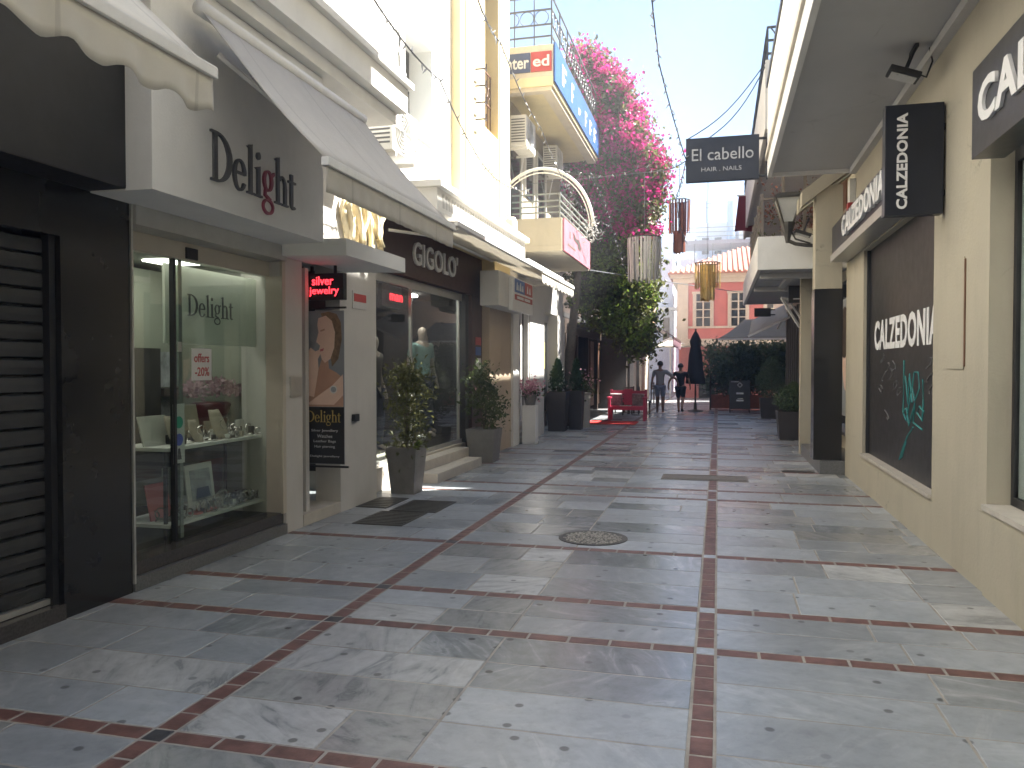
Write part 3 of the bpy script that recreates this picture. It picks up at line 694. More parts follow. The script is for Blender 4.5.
# LED box and hanging banner
o = thing('led_sign', (-3.9, 7.44, 2.8), 'black LED box reading silver jewelry in red under the door canopy', 'LED sign')
m = MB(); m.box(-4.12, -3.68, 7.44, 7.52, 2.28, 2.55); m.build('case', 'blackmatt', o, bevel=.006)
text('silver', 'N', (-4.03, 7.44, 2.43), .24, .09, 'led', o, .003, .01)
text('jewelry', 'N', (-4.06, 7.44, 2.315), .33, .10, 'led', o, .003, .01)
m = MB(); m.box(-4.06, -4.035, 7.465, 7.49, 2.551, 2.63); m.box(-3.80, -3.775, 7.465, 7.49, 2.551, 2.63); m.build('hanger', 'blackmatt', o)
o = thing('led_sign', (-4.1, 10.9, 2.5), 'small black LED box reading man in red inside the menswear window', 'LED sign')
MB().box(-4.42, -4.36, 9.95, 10.95, 2.42, 2.72).build('case', 'blackmatt', o)
text('man', 'L', (-4.36, 10.22, 2.51), .45, .10, 'led', o, .003, .01)

o = thing('banner', (-3.9, 7.45, 2.2), 'tall hanging banner with a wrist watch photo over a black text panel', 'banner')
y = 7.46
MB().box(-4.13, -3.685, y, y + .008, .60, 2.17).build('backing', 'postergrey', o)
MB().box(-4.129, -3.686, y - .003, y - .0005, .605, 1.185).build('text_panel', 'blackmatt', o)
m = MB(); m.bar((-4.15, y, 2.20), (-3.66, y, 2.20), .02); m.bar((-4.15, y, .575), (-3.64, y, .575), .02); m.build('crossbar', 'blackmatt', o)
m = MB(); m.bar((-4.15, y, 0), (-4.15, y, 2.63), .02); m.build('pole', 'blackmatt', o)
MB().box(-4.06, -3.90, y + .012, y + .02, 2.21, 2.28).build('bracket', 'blackmatt', o)
delight('N', (-4.10, y - .003, 1.03), .38, .12, 'goldprint', None, o, .002)
for k, (s, w) in enumerate((('Silver Jewellery', .30), ('Watches', .17), ('Leather Bags', .25), ('Hair piercing', .23))):
    text(s, 'N', (-3.905 - w / 2, y - .003, .925 - k * .055), w, .032, 'letters', o, .0015)
text('Delight jewellery', 'N', (-4.07, y - .003, .665), .33, .025, 'letters', o, .0015)
def art(pts, k, lay, nm):
    px = lambda u, v: (-4.127 + u * .44, y - .001 - lay * .0012, 1.19 + v * .975)
    m = MB(); m.prism([px(u, v) for u, v in pts], (0, -.001, 0)); m.build(nm, k, o)
art([(.0, .0), (.98, 0), (.98, .30), (.80, .36), (.62, .40), (.60, .50), (.44, .50), (.36, .40), (.0, .30)], 'skinshade', 0, 'printed_shoulder')
art([(.42, .98), (.62, .995), (.82, .97), (.93, .88), (.95, .70), (.86, .50), (.70, .42), (.66, .55), (.60, .75)], 'hairprint', 1, 'printed_hair')
art([(.36, .93), (.55, .955), (.70, .90), (.78, .78), (.76, .62), (.66, .50), (.52, .46), (.44, .50), (.40, .56), (.37, .60), (.40, .64), (.30, .68), (.36, .78), (.33, .86)], 'skinprint', 2, 'printed_face')
art([(.40, .80), (.52, .82), (.52, .80), (.42, .785)], 'skinshade', 3, 'printed_brow')
art([(.40, .60), (.50, .615), (.48, .585), (.40, .578)], 'boxpink', 3, 'printed_mouth')
art([(.08, .58), (.16, .62), (.28, .58), (.40, .60), (.40, .545), (.34, .50), (.36, .40), (.24, .10), (.05, .12), (.06, .40)], 'skinprint', 3, 'printed_hand')
art([(.05, .02), (.30, .10), (.70, .22), (.98, .34), (.98, .12), (.75, .02)], 'skinprint', 4, 'printed_forearm')
art([(.74 + .09 * math.cos(a * .5236), .18 + .042 * math.sin(a * .5236)) for a in range(12)], 'paper', 5, 'printed_watch')
art([(.74 + .07 * math.cos(a * .5236), .18 + .03 * math.sin(a * .5236)) for a in range(12)], 'photo', 6, 'printed_dial')

# cream cloth tied up on the door canopy
o = thing('cloth_drape', (-3.92, 7.9, 2.8), 'crumpled cream cloth bunched above the door canopy', 'cloth')
r = random.Random(77)
for k in range(12):
    y0 = 7.95 + k * .075; w = r.uniform(.04, .11); ph = r.uniform(0, 6); z1 = r.uniform(2.80, 3.08); tw = r.uniform(-.16, .22)
    grid = [[(-3.95 + .05 * (k % 3) + .035 * math.sin(u * 1.6 + ph + q * .5), y0 + w * u / 5 + tw * (q / 7) ** 1.5 + .03 * math.sin(q * 1.2 + ph), 3.45 + (z1 - 3.45) * q / 7) for u in range(6)] for q in range(8)]
    MB().sheet(grid, .004).build('fold', 'creamcloth', o, smooth=True)

# ------------------------------------------------------------------ LEFT: white town house above
t = thing('white_townhouse', (-4, 8, 4.2), 'white town house with a railed balcony above the jewellery shop', 'house')
m = MB()
wy0, wy1, wz0, wz1 = 9.62, 10.92, 4.86, 6.12
m.box(-9, -4.0, 4.782, wy0, 4.202, 12); m.box(-9, -4.0, wy1, 11.8, 4.202, 12); m.box(-9, -4.0, wy0, wy1, 4.202, wz0); m.box(-9, -4.0, wy0, wy1, wz1, 12)
m.box(-9, -4.0, 9.002, 11.8, 3.52, 4.2); m.box(-9, -4.45, wy0, wy1, wz0, wz1)
m.build('wall', 'white', t)
w = MB().box(-4.40, -4.34, wy0 + .02, wy1 - .02, wz0, wz1).build('window', 'darkglass', t)
m = MB(); m.box(-4.335, -4.28, 9.66, 10.36, 4.88, 4.93).box(-4.335, -4.28, 9.66, 10.36, 5.98, 6.04).box(-4.335, -4.28, 9.66, 9.72, 4.93, 5.98).box(-4.335, -4.28, 10.28, 10.36, 4.93, 5.98)
for k in range(30):
    z = 4.94 + k * .0348; m.prism([(-4.33, 9.72, z + .012), (-4.285, 9.72, z), (-4.28, 9.72, z + .008), (-4.325, 9.72, z + .02)], (0, .56, 0))
m.build('louvred_shutter', 'green', w)
MB().box(-4.0, -3.94, wy0 - .05, wy1 + .05, wz0 - .07, wz0 - .002).build('window_sill', 'white', t)
bl = MB().box(-3.998, -3.30, 2.0, 8.25, 4.36, 4.62).build('balcony', 'white', t)
m = MB(); m.box(-3.998, -3.24, 1.96, 8.30, 4.622, 4.69); m.build('balcony_cornice', 'white', bl, bevel=.01)
m = MB(); m.box(-3.998, -3.42, 2.05, 8.20, 4.24, 4.358); m.build('balcony_moulding', 'white', bl)
m = MB(); xr = -3.32
m.box(xr - .02, xr + .02, 2.0, 8.22, 5.60, 5.64); m.box(xr - .015, xr + .015, 2.0, 8.22, 4.76, 4.79)
for k in range(63): m.box(xr - .008, xr + .008, 2.0 + k * .1 - .008, 2.0 + k * .1 + .008, 4.79, 5.60)
for k in range(7):
    a = 2.1 + k * .88
    m.bar((xr + .012, a, 4.80), (xr + .012, a + .78, 5.59), .014); m.bar((xr + .02, a + .78, 4.80), (xr + .02, a, 5.59), .014)
m.box(-3.99, xr, 8.19, 8.22, 5.60, 5.64); m.box(-3.99, xr, 8.195, 8.215, 4.76, 4.79)
for k in range(7): m.box(-3.95 + k * .1, -3.934 + k * .1, 8.197, 8.213, 4.79, 5.60)
m.build('railing', 'rail', bl)

def ac_unit(label, loc, frame='L', w=.82, h=.55, d=.30):
    t = thing('air_conditioner', loc, label, 'air conditioner')
    x, y, z = loc
    MB().box(x, x + d, y, y + w, z, z + h).build('casing', 'acwhite', t, bevel=.012)
    m = MB(); cy, cz, r0 = y + w * .40, z + h / 2, h * .42
    for q in (1., .8, .6, .4, .2): m.tube([(x + d + .008, cy + r0 * q * math.cos(a), cz + r0 * q * math.sin(a)) for a in [k * .2618 for k in range(24)]], .006, 4, closed=True)
    for k in range(8): a = k * .7854; m.bar((x + d + .008, cy, cz), (x + d + .008, cy + r0 * math.cos(a), cz + r0 * math.sin(a)), .006)
    m.build('fan_guard', 'acdark' if frame == 'D' else 'alu', t)
    m = MB()
    for k in range(9): m.box(x + .03, x + d - .03, y - .006, y, z + .08 + k * h * .09, z + .08 + k * h * .09 + .02)
    m.build('side_grille', 'acdark', t)
    for yy in (y + .1, y + w - .12): MB().box(x - .05, x + d, yy, yy + .03, z - .05, z - .001).build('bracket', 'rail', t)
    m = MB(); m.tube([(x + .1, y + w + .02, z + .1), (x + .05, y + w + .04, z - .1), (x - .03, y + w + .04, z - .5)], .015, 6); m.build('pipe', 'rail', t)
    return t
ac_unit('white air conditioner beside the green shuttered window', (-3.96, 8.62, 4.10), w=.80, h=.56, d=.32)

# ------------------------------------------------------------------ LEFT: menswear shop
t = thing('menswear_shop', (-4.2, 11.3, 0), 'menswear shop with pale capital letters on a dark maroon fascia', 'shop front')
m = MB(); m.box(-4.42, -4.2, 9.002, 9.40, 0, 2.84); m.box(-4.42, -4.2, 13.1, 13.28, 0, 2.84); m.build('frame', 'shutter', t)
m = MB(); m.box(-4.42, -4.14, 13.282, 13.9, 0, 2.84); m.build('side_panel', 'maroonpaint', t)
f = MB().box(-9, -4.14, 9.002, 13.9, 2.842, 3.518).build('fascia', 'maroonpaint', t)
text("GIGOLO'", 'L', (-4.14, 10.5, 3.03), 1.95, .34, 'letters', f, .03, .012, spacing=1.05)
m = MB(); m.box(-4.30, -4.26, 9.401, 13.099, 2.72, 2.84); m.box(-4.30, -4.26, 9.401, 13.099, .30, .36); m.box(-4.30, -4.26, 12.92, 12.98, .36, 2.72); m.box(-4.30, -4.26, 10.75, 10.79, .36, 2.72); m.build('window_frame', 'alu', t)
MB().box(-4.285, -4.277, 9.401, 12.92, .36, 2.72).build('shop_window', 'clearglass', t)
MB().box(-4.285, -4.277, 12.98, 13.099, .36, 2.72).build('side_light', 'clearglass', t)
m = MB(); m.box(-9, -4.2, 9.40, 13.1, 0, .30); m.build('sill', 'stone', t)
m = MB(); m.box(-4.198, -3.98, 10.05, 12.6, 0, .27); m.build('upper_step', 'stone', t, bevel=.008)
m = MB(); m.box(-3.978, -3.70, 10.3, 12.4, 0, .135); m.build('lower_step', 'stone', t, bevel=.008)
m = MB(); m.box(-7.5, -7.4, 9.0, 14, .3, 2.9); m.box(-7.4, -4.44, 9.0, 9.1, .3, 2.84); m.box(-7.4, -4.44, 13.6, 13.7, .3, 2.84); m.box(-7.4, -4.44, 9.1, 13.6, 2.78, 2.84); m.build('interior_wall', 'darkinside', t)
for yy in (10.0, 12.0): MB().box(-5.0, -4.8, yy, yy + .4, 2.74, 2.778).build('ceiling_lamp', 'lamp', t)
m = MB(); m.box(-5.4, -4.45, 11.6, 13.2, .301, .42); m.build('window_platform', 'darktaupe', t)
for z0, z1, k in ((1.98, 2.12, 'redsign'), (1.8, 1.95, 'bluesign'), (1.55, 1.75, 'paper')):
    tag(MB().box(-4.139, -4.13, 13.5, 13.8, z0, z1).build('sticker', k, loc=(-4.135, 13.65, z0)), {'redsign': 'red sticker on the dark panel right of the menswear window', 'bluesign': 'blue sticker below the red one by the menswear window', 'paper': 'white notice below the blue sticker by the menswear window'}[k], 'sticker')

# ------------------------------------------------------------------ LEFT: yellow town house and the shops under it
t = thing('yellow_townhouse', (-3.9, 13.4, 3.5), 'pale yellow town house with a deep grilled window', 'house')
m = MB(); gy0, gy1, gz0 = 13.15, 14.0, 5.68
m.box(-9, -3.86, 11.802, gy0, 3.9, 12.4); m.box(-9, -3.86, gy1, 14.75, 3.9, 12.4); m.box(-9, -4.0, 14.75, 15.0, 3.9, 9); m.box(-9, -3.86, gy0, gy1, 3.9, gz0); m.box(-9, -4.2, gy0, gy1, gz0, 12.4); m.box(-4.2, -3.86, gy0, gy1, 8.6, 12.4)
m.box(-9, -3.9, 13.902, 15.0, 3.2, 3.898); m.box(-9, -3.9, 11.802, 13.9, 3.52, 3.898)
m.build('wall', 'yellow', t)
MB().box(-3.859, -3.845, 12.06, 13.10, 3.95, 12.3).build('painted_pilaster', 'paleyellow', t)
MB().box(-3.859, -3.845, 14.05, 14.74, 3.95, 12.3).build('painted_pilaster', 'paleyellow', t)
w = MB().box(-4.199, -4.17, gy0 + .02, gy1 - .02, gz0 + .02, 8.58).build('window', 'darkglass', t)
m = MB(); xg = -4.0
for k in range(6): m.box(xg - .008, xg + .008, gy0 + .05 + k * .15, gy0 + .066 + k * .15, gz0 + .05, gz0 + 1.1)
for z in (.05, .55, 1.1): m.box(xg - .012, xg + .012, gy0 + .02, gy1 - .02, gz0 + z, gz0 + z + .025)
for k in range(5): m.tube([(xg, gy0 + .13 + k * .15 + .06 * math.cos(a), gz0 + .8 + .1 * math.sin(a)) for a in [i * .5236 for i in range(12)]], .008, 4, closed=True)
m.build('grille', 'brownwood', w)
cn = MB().box(-9, -3.34, 9.3, 13.9, 3.522, 3.80).build('cornice', 'white', t)
MB().box(-9 + 5.1, -3.27, 9.24, 13.95, 3.802, 3.88).build('cornice_cap', 'white', cn)
m = MB()
for k in range(38): m.box(-3.339, -3.333, 9.5 + k * .115, 9.56 + k * .115, 3.58, 3.75)
m.build('dentil_pattern', 'offwhite', cn)
for k in range(4):
    z = 5.62 + k * .27
    m = MB(); m.bar((-3.845, 12.55, z), (-3.68, 12.55, z), .02); m.bar((-3.70, 12.55, z), (-3.70, 12.70, z + .02), .02); m.bar((-3.70, 12.68, z), (-3.70, 12.68, z + .12), .02)
    tag(m.build('wall_bracket', 'wood', loc=(-3.84, 12.55, z)), ['lowest of the four small brackets on the yellow wall', 'second lowest of the four small brackets on the yellow wall', 'second highest of the four small brackets on the yellow wall', 'highest of the four small brackets on the yellow wall'][k], 'bracket', 'brackets on the yellow wall')
o = tag(MB().lathe([(.10, 0), (.12, .05), (.12, .34), (.08, .42)], (-3.70, 14.3, 3.92), 10).build('clay_jar', 'trim', smooth=True, loc=(-3.7, 14.3, 3.92)), 'upright pale jar on the cornice below the arch', 'jar')

t = thing('arched_shop', (-4, 15, 0), 'beige rendered shop front with a lit white pilaster and flower shop window', 'shop front')
m = MB(); m.box(-9, -4.0, 13.902, 15.45, 0, 3.2); m.build('wall', 'beige', t)
MB().box(-3.998, -3.66, 13.3, 15.55, 2.66, 3.26).build('bulkhead', 'offwhite', t, bevel=.01)
MB().box(-4.3, -3.95, 15.452, 15.95, 0, 2.9).build('pilaster', 'white', t, bevel=.01)
m = MB(); m.box(-4.3, -4.0, 17.1, 18.6, 0, 2.9); m.box(-9, -4.0, 15.952, 20.95, 2.9, 3.6); m.box(-4.3, -3.95, 20.0, 20.95, 0, 2.9); m.box(-4.3, -4.0, 15.952, 17.1, 0, .45); m.build('front_wall', 'offwhite', t)
w = MB().box(-4.15, -4.12, 15.952, 17.1, .45, 2.9).build('shop_window', 'darkglass', t)
m = MB(); m.box(-4.12, -4.06, 16.5, 16.62, .45, 2.9); m.box(-4.12, -4.02, 17.02, 17.098, .45, 2.9); m.build('window_frame', 'white', w)
d = MB().box(-4.25, -4.2, 18.6, 20.0, .1, 2.9).build('door', 'offwhite', t)
MB().box(-4.199, -4.19, 18.75, 19.85, .5, 2.7).build('pane', 'darkglass', d)
for k in range(3): MB().box(-9, -3.98, 15.96 + .0, 17.1, .02 + k * .13, .10 + k * .13).build('step', 'stone', t)
o = tag(MB().box(-4.185, -4.17, 18.85, 19.45, 1.55, 2.2).build('sticker', 'yellowsign', loc=(-4.18, 19.1, 1.6)), 'yellow poster on the white shop door', 'poster')
m = MB(); m.box(-4.169, -4.165, 18.98, 19.3, 1.92, 1.99).box(-4.169, -4.165, 19.05, 19.2, 1.78, 1.89); m.build('red_mark', 'redsign', o)
o = thing('shop_sign', (-3.6, 14.7, 2.66), 'white box sign with blue and red panels on the beige bulkhead', 'sign')
MB().box(-3.655, -3.58, 13.95, 15.55, 2.62, 3.22).build('box', 'whitesign', o)
MB().box(-3.579, -3.572, 14.1, 14.85, 2.96, 3.20).build('blue_panel', 'bluesign', o)
MB().box(-3.579, -3.572, 14.88, 15.5, 2.96, 3.20).build('red_panel', 'redsign', o)
m = MB()
for y, w, h in ((14.2, .10, .15), (14.34, .07, .11), (14.45, .13, .16), (14.62, .12, .12), (15.02, .12, .15), (15.2, .14, .13)): m.prism([(-3.5715, y, 3.0), (-3.5715, y + w, 3.0), (-3.5715, y + w * .6, 3.0 + h), (-3.5715, y + w * .3, 3.0 + h * .9)], (.003, 0, 0))
m.build('white_mark', 'letters', o)
MB().box(-3.579, -3.572, 14.1, 15.5, 2.82, 2.92).build('red_panel', 'redsign', o)
m = MB()
for y, w in ((14.25, .5), (14.83, .45)): m.box(-3.5715, -3.568, y, y + w, 2.845, 2.895)
m.build('white_mark', 'letters', o)
# flower pot on a white stand
o = thing('flower_stand', (-3.75, 16.1, 0), 'white pedestal with a pot of pink flowers by the lit pilaster', 'flowers')
MB().box(-3.9, -3.62, 15.98, 16.26, 0, .80).build('pedestal', 'white', o, bevel=.01)
m = MB(); m.lathe([(.10, 0), (.15, .22), (.14, .22)], (-3.76, 16.12, .802), 12); m.build('pot', 'planter', o)
m = MB(); r = random.Random(9)
for k in range(320): m.leaf((-3.76 + r.gauss(0, .13), 16.12 + r.gauss(0, .13), 1.15 + r.gauss(0, .09)), r.uniform(.04, .08), r, .5, .8)
m.build('blossom', 'pinkflower', o)
m = MB()
for k in range(120): m.leaf((-3.76 + r.gauss(0, .11), 16.12 + r.gauss(0, .11), 1.04 + r.gauss(0, .06)), r.uniform(.05, .1), r, .3, .5)
m.build('foliage', 'leaf', o)
# ------------------------------------------------------------------ LEFT: corner building with the sign balcony
t = thing('balcony_building', (-4.2, 18, 0), 'cream building with a big signed balcony and a smaller pink signed one below', 'house')
m = MB(); m.box(-9, -4.2, 15.002, 21.6, 3.602, 7.9); m.box(-9, -4.9, 15.002, 21.6, 7.9, 8.9); m.build('wall', 'cream', t)
MB().box(-9, -4.75, 15.1, 21.4, 8.0, 9.02).build('roof_storey', 'white', t)
for y0, y1, z0, z1, lb in ((16.0, 17.0, 4.6, 6.6, 0), (18.6, 19.5, 4.6, 6.6, 0), (17.4, 18.2, 5.4, 6.6, 1)):
    w = MB().box(-4.199, -4.18, y0, y1, z0, z1).build('window', 'darkglass', t)
    m = MB(); m.box(-4.199, -4.15, y0 - .08, y0, z0, z1 + .08); m.box(-4.199, -4.15, y1, y1 + .08, z0, z1 + .08); m.box(-4.199, -4.15, y0, y1, z1, z1 + .08); m.build('frame', 'acwhite', w)
b = MB().box(-4.199, -3.16, 15.5, 21.5, 7.12, 7.30).build('balcony', 'paleyellow', t)
m = MB(); m.box(-4.199, -3.16, 15.5, 15.6, 7.302, 7.92); m.box(-3.26, -3.16, 15.602, 21.5, 7.302, 7.92); m.build('parapet', 'trim', b)
m = MB(); m.box(-3.42, -3.20, 15.55, 21.45, 7.04, 7.118); m.box(-4.199, -3.42, 15.55, 15.75, 7.04, 7.118); m.build('beam', 'trim', b)
m = MB(); zz = (8.1, 8.33, 8.62, 8.88)
for z in zz: m.bar((-4.9, 15.55, z), (-3.2, 15.55, z), .028); m.bar((-3.2, 15.55, z), (-3.2, 21.45, z), .028)
for k in range(8): m.bar((-3.2, 15.55 + k * .84, 7.92), (-3.2, 15.55 + k * .84, 8.9), .026)
for k in range(4): m.bar((-4.75 + k * .4, 15.55, 7.92), (-4.75 + k * .4, 15.55, 8.9), .02)
for k in range(5): m.tube([(-4.6 + k * .3 + .14 * math.cos(a), 15.55, 8.47 + .14 * math.sin(a)) for a in [i * .5236 for i in range(12)]], .009, 4, closed=True)
for k in range(20): m.tube([(-3.2, 15.75 + k * .29 + .13 * math.cos(a), 8.47 + .14 * math.sin(a)) for a in [i * .5236 for i in range(12)]], .009, 4, closed=True)
m.build('railing', 'darkrail', b)
s_ = MB().box(-4.30, -3.62, 15.47, 15.498, 7.40, 7.78).build('sign_panel', 'navyblue', b)
text('inter', 'N', (-4.16, 15.47, 7.47), .52, .23, 'letters', s_, .006, .02)
s_ = MB().box(-3.60, -3.19, 15.47, 15.498, 7.40, 7.78).build('sign_panel', 'redsign', b)
text('ed', 'N', (-3.56, 15.47, 7.49), .33, .22, 'letters', s_, .006, .02)
s_ = MB().box(-3.158, -3.12, 15.52, 21.5, 7.2, 7.95).build('sign_panel', 'bluesign', b)
m = MB()
for y, w, h in ((16.2, .5, .42), (17.3, .28, .42), (18.2, .3, .16), (19.1, .3, .36), (19.8, .36, .36), (20.5, .4, .36)):
    m.box(-3.119, -3.112, y, y + w * .4, 7.36, 7.36 + h); m.box(-3.119, -3.112, y + w * .4, y + w, 7.36 + h * .8, 7.36 + h); m.box(-3.119, -3.112, y + w * .4, y + w * .8, 7.36 + h * .35, 7.36 + h * .5)
m.build('white_mark', 'letters', s_)
ac_unit('air conditioner hanging below the big signed balcony, nearer of two', (-4.1, 15.75, 6.05), w=.85, h=.62, d=.34)
ac_unit('air conditioner deeper under the big signed balcony, farther of two', (-4.1, 18.9, 6.3), w=.8, h=.6, d=.34)
b = MB().box(-4.199, -3.12, 16.2, 19.8, 3.98, 4.10).build('balcony', 'cream', t)
m = MB(); m.box(-4.199, -3.12, 16.2, 16.3, 4.102, 4.66); m.box(-3.22, -3.12, 16.302, 19.8, 4.102, 4.66); m.build('parapet', 'cream', b)
m = MB()
for z in (4.78, 4.9, 5.02, 5.16): m.bar((-4.7, 16.25, z), (-3.17, 16.25, z), .028); m.bar((-3.17, 16.25, z), (-3.17, 19.75, z), .028)
for y in (16.25, 17.4, 18.6, 19.75): m.bar((-3.17, y, 4.66), (-3.17, y, 5.18), .03)
m.bar((-4.0, 16.25, 4.66), (-4.0, 16.25, 5.18), .03); m.build('railing', 'greyrail', b)
s_ = MB().box(-3.118, -3.08, 16.28, 19.7, 4.0, 4.66).build('sign_panel', 'pinksign', b)
m = MB(); m.prism([(-3.0795, 17.3, 4.52), (-3.0795, 17.5, 4.50), (-3.0795, 17.7, 4.44), (-3.0795, 18.1, 4.48), (-3.0795, 18.25, 4.38), (-3.0795, 18.35, 4.30), (-3.0795, 18.25, 4.24), (-3.0795, 17.95, 4.26), (-3.0795, 17.9, 4.34), (-3.0795, 17.5, 4.37), (-3.0795, 17.35, 4.42)], (.004, 0, 0)); m.build('dark_motif', 'darktaupe', s_)
m = MB(); m.box(-3.0795, -3.075, 16.9, 17.0, 4.34, 4.48); m.box(-3.0795, -3.075, 16.7, 17.6, 4.16, 4.2); m.build('dark_motif', 'taupe', s_)

# white tubular arch standing off the facade
o = thing('street_arch', (-3.35, 15.3, 4.2), 'white tubular half arch standing out over the awnings', 'arch')
m = MB(); m.tube([(-3.35 - 1.02 * math.cos(R(a)), 15.3, 4.25 + 1.2 * math.sin(R(a))) for a in range(-8, 184, 6)], .03, 8); m.build('hoop', 'pipe', o, smooth=True)
m = MB(); m.tube([(-3.35 - .95 * math.cos(R(a)), 15.3, 4.25 + 1.12 * math.sin(R(a))) for a in range(-8, 184, 6)], .012, 5); m.build('light_tube', 'rail', o)
m = MB(); r = random.Random(4)
for k in range(60): m.leaf((-2.36 + r.gauss(0, .10), 15.3 + r.gauss(0, .06), 4.2 + r.gauss(0, .10)), .12, r, 0, .25)
m.build('tinsel', 'silver', o)

# ------------------------------------------------------------------ LEFT: taverna, its furniture
t = thing('taverna', (-4.3, 25, 0), 'taverna front of dark timber posts with an open shaded room', 'restaurant')
m = MB(); m.box(-9, -4.4, 21.602, 31, 3.2, 8.2); m.box(-9, -6.2, 21.602, 31, 0, 3.2); m.build('wall', 'wood', t); m = MB(); m.box(-6.2, -3.4, 30.8, 31, 0, 3.0); m.build('side_wall', 'wood', t); m = MB(); m.box(-6.2, -4.2, 20.952, 21.6, 0, 3.6); m.build('side_wall', 'wood', t)
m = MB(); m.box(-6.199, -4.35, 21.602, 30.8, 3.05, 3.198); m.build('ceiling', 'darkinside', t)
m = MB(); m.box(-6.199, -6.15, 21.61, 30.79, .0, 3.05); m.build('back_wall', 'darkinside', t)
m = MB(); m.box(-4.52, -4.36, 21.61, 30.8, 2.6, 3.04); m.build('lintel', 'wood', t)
for y in (21.7, 23.2, 25.2, 27.4, 29.6): MB().box(-4.5, -4.34, y, y + .16, 0, 2.598).build('post', 'wood', t)
for y0, y1, k in ((24.0, 24.9, 'wood'), (29.8, 30.6, 'brownwood'), (28.3, 29.1, 'brownwood')):
    MB().box(-4.47, -4.40, y0, y1, .2, 2.5).build('shutter_door', k, t)
MB().box(-4.34, -1.95, 23.5, 30.5, 2.86, 2.90).build('pergola_roof', 'darkinside', t)
for x in (-2.0, -2.75, -3.5): MB().box(x, x + .08, 23.4, 30.5, 2.78, 2.858).build('pergola_beam', 'wood', t)
for y in (27.0, 30.3): MB().box(-2.95, -2.87, y, y + .08, 0, 2.858).build('pergola_post', 'wood', t)
for i, (y, z0, z1) in enumerate(((22.4, 1.2, 1.9), (24.2, .9, 1.9), (26.3, 1.1, 1.8))):
    tag(MB().box(-6.149, -6.13, y, y + .9, z0, z1).build('notice', 'paper', loc=(-6.14, y, z0)), ['pale notice on the taverna back wall by the first post', 'tall pale notice on the taverna back wall behind the bench', 'pale notice deepest in the taverna'][i], 'notice')
def chair(loc, rz, label):
    t = thing('taverna_chair', (0, 0, 0), label, 'chair', 'wooden chairs at the taverna')
    MB().box(-.2, .2, -.2, .2, .43, .46).build('seat', 'wood', t)
    m = MB()
    for z in (.60, .72, .84): m.box(-.18, .18, .19, .21, z, z + .06)
    m.build('backrest', 'wood', t)
    for x in (-.19, .15):
        MB().box(x, x + .04, -.19, -.15, 0, .43).build('leg', 'wood', t); MB().box(x, x + .04, .17, .21, 0, .92).build('leg', 'wood', t)
    t.location = loc; t.rotation_euler = (0, 0, rz); WORLD[t.name] = Vector(loc); return t
def table(loc, label):
    t = thing('taverna_table', (0, 0, 0), label, 'table', 'tables at the taverna')
    MB().box(-.38, .38, -.38, .38, .72, .75).build('tabletop', 'darktaupe', t)
    for x in (-.34, .30):
        for y in (-.34, .30): MB().box(x, x + .04, y, y + .04, 0, .72).build('leg', 'wood', t)
    t.location = loc; WORLD[t.name] = Vector(loc); return t
c0 = chair((-5.2, 23.0, 0), .3, 'dark wooden chair under the first notice inside the taverna')
table((-5.1, 23.8, 0), 'square table nearest the red carpet inside the taverna'); table((-5.1, 26.6, 0), 'square table deeper inside the taverna'); table((-3.1, 27.2, 0), 'square table under the pergola behind the pink bench')
for i, (x, y, r) in enumerate(((-4.9, 24.6, 3.3), (-5.3, 25.8, .2), (-5.0, 27.4, 3.0), (-3.2, 26.4, .1), (-3.0, 28.0, 3.2), (-2.4, 27.3, 1.6))):
    copy_tree(c0, (x, y, 0), r, ['dark chair on the far side of the nearest taverna table', 'dark chair on the near side of the deeper taverna table', 'dark chair on the far side of the deeper taverna table', 'dark chair close behind the pink bench under the pergola', 'dark chair at the far side of the pergola table', 'dark chair at the street side of the pergola table'][i])
# a pale planter pillar and dark trunk
MBt = MB()
MBt.tube([(-3.92, 21.3, 0), (-3.88, 21.35, .7), (-3.95, 21.4, 1.5), (-3.86, 21.5, 2.3), (-3.8, 21.6, 3.2), (-3.7, 21.8, 4.4), (-3.5, 22.1, 5.6)], .17, 9, .08)
# bench
t = thing('bench', (-2.75, 24.2, 0), 'pink wooden bench with patterned cushions by the red carpet', 'bench')
x0, x1, y0, y1 = -3.15, -2.05, 23.6, 24.15
m = MB()
for k in range(5): m.box(x0 + .06, x1 - .06, y0 + k * .11, y0 + k * .11 + .09, .40, .43)
m.build('seat', 'pinkbench', t)
m = MB()
for k in range(3): m.box(x0 + .06, x1 - .06, y1 - .02, y1 + .01, .52 + k * .13, .62 + k * .13)
m.box(x0 + .42, x1 - .42, y1 - .035, y1 - .021, .45, .93); m.build('backrest', 'pinkbench', t)
m = MB(); m.box(x0 + .06, x1 - .06, y0 - .02, y0 - .001, .32, .40); m.build('apron', 'pinkbench', t)
for x in (x0, x1 - .07):
    MB().box(x, x + .07, y0, y0 + .07, 0, .66).build('leg', 'pinkbench', t); MB().box(x, x + .07, y1 - .03, y1 + .04, 0, .92).build('leg', 'pinkbench', t)
    MB().box(x - .02, x + .09, y0 - .05, y1, .662, .70).build('armrest', 'pinkbench', t)
for i, x in enumerate((-2.95, -2.3)):
    m = MB(); m.obox((x, 24.0, .62), (.36, .12, .36), Matrix.Rotation(.25, 3, 'X'))
    tag(m.build('cushion', 'cushion', bevel=.05, loc=(x, 24.0, .45)), ['patterned cushion at the left end of the pink bench', 'patterned cushion at the right end of the pink bench'][i], 'cushion')
tag(MB().box(-2.82, -2.48, 23.66, 23.9, .432, .445).build('newspaper', 'paper', loc=(-2.65, 23.8, .43)), 'folded white paper on the seat of the pink bench', 'newspaper')
m = MB(); m.box(-4.1, -2.2, 22.05, 23.3, .004, .016)
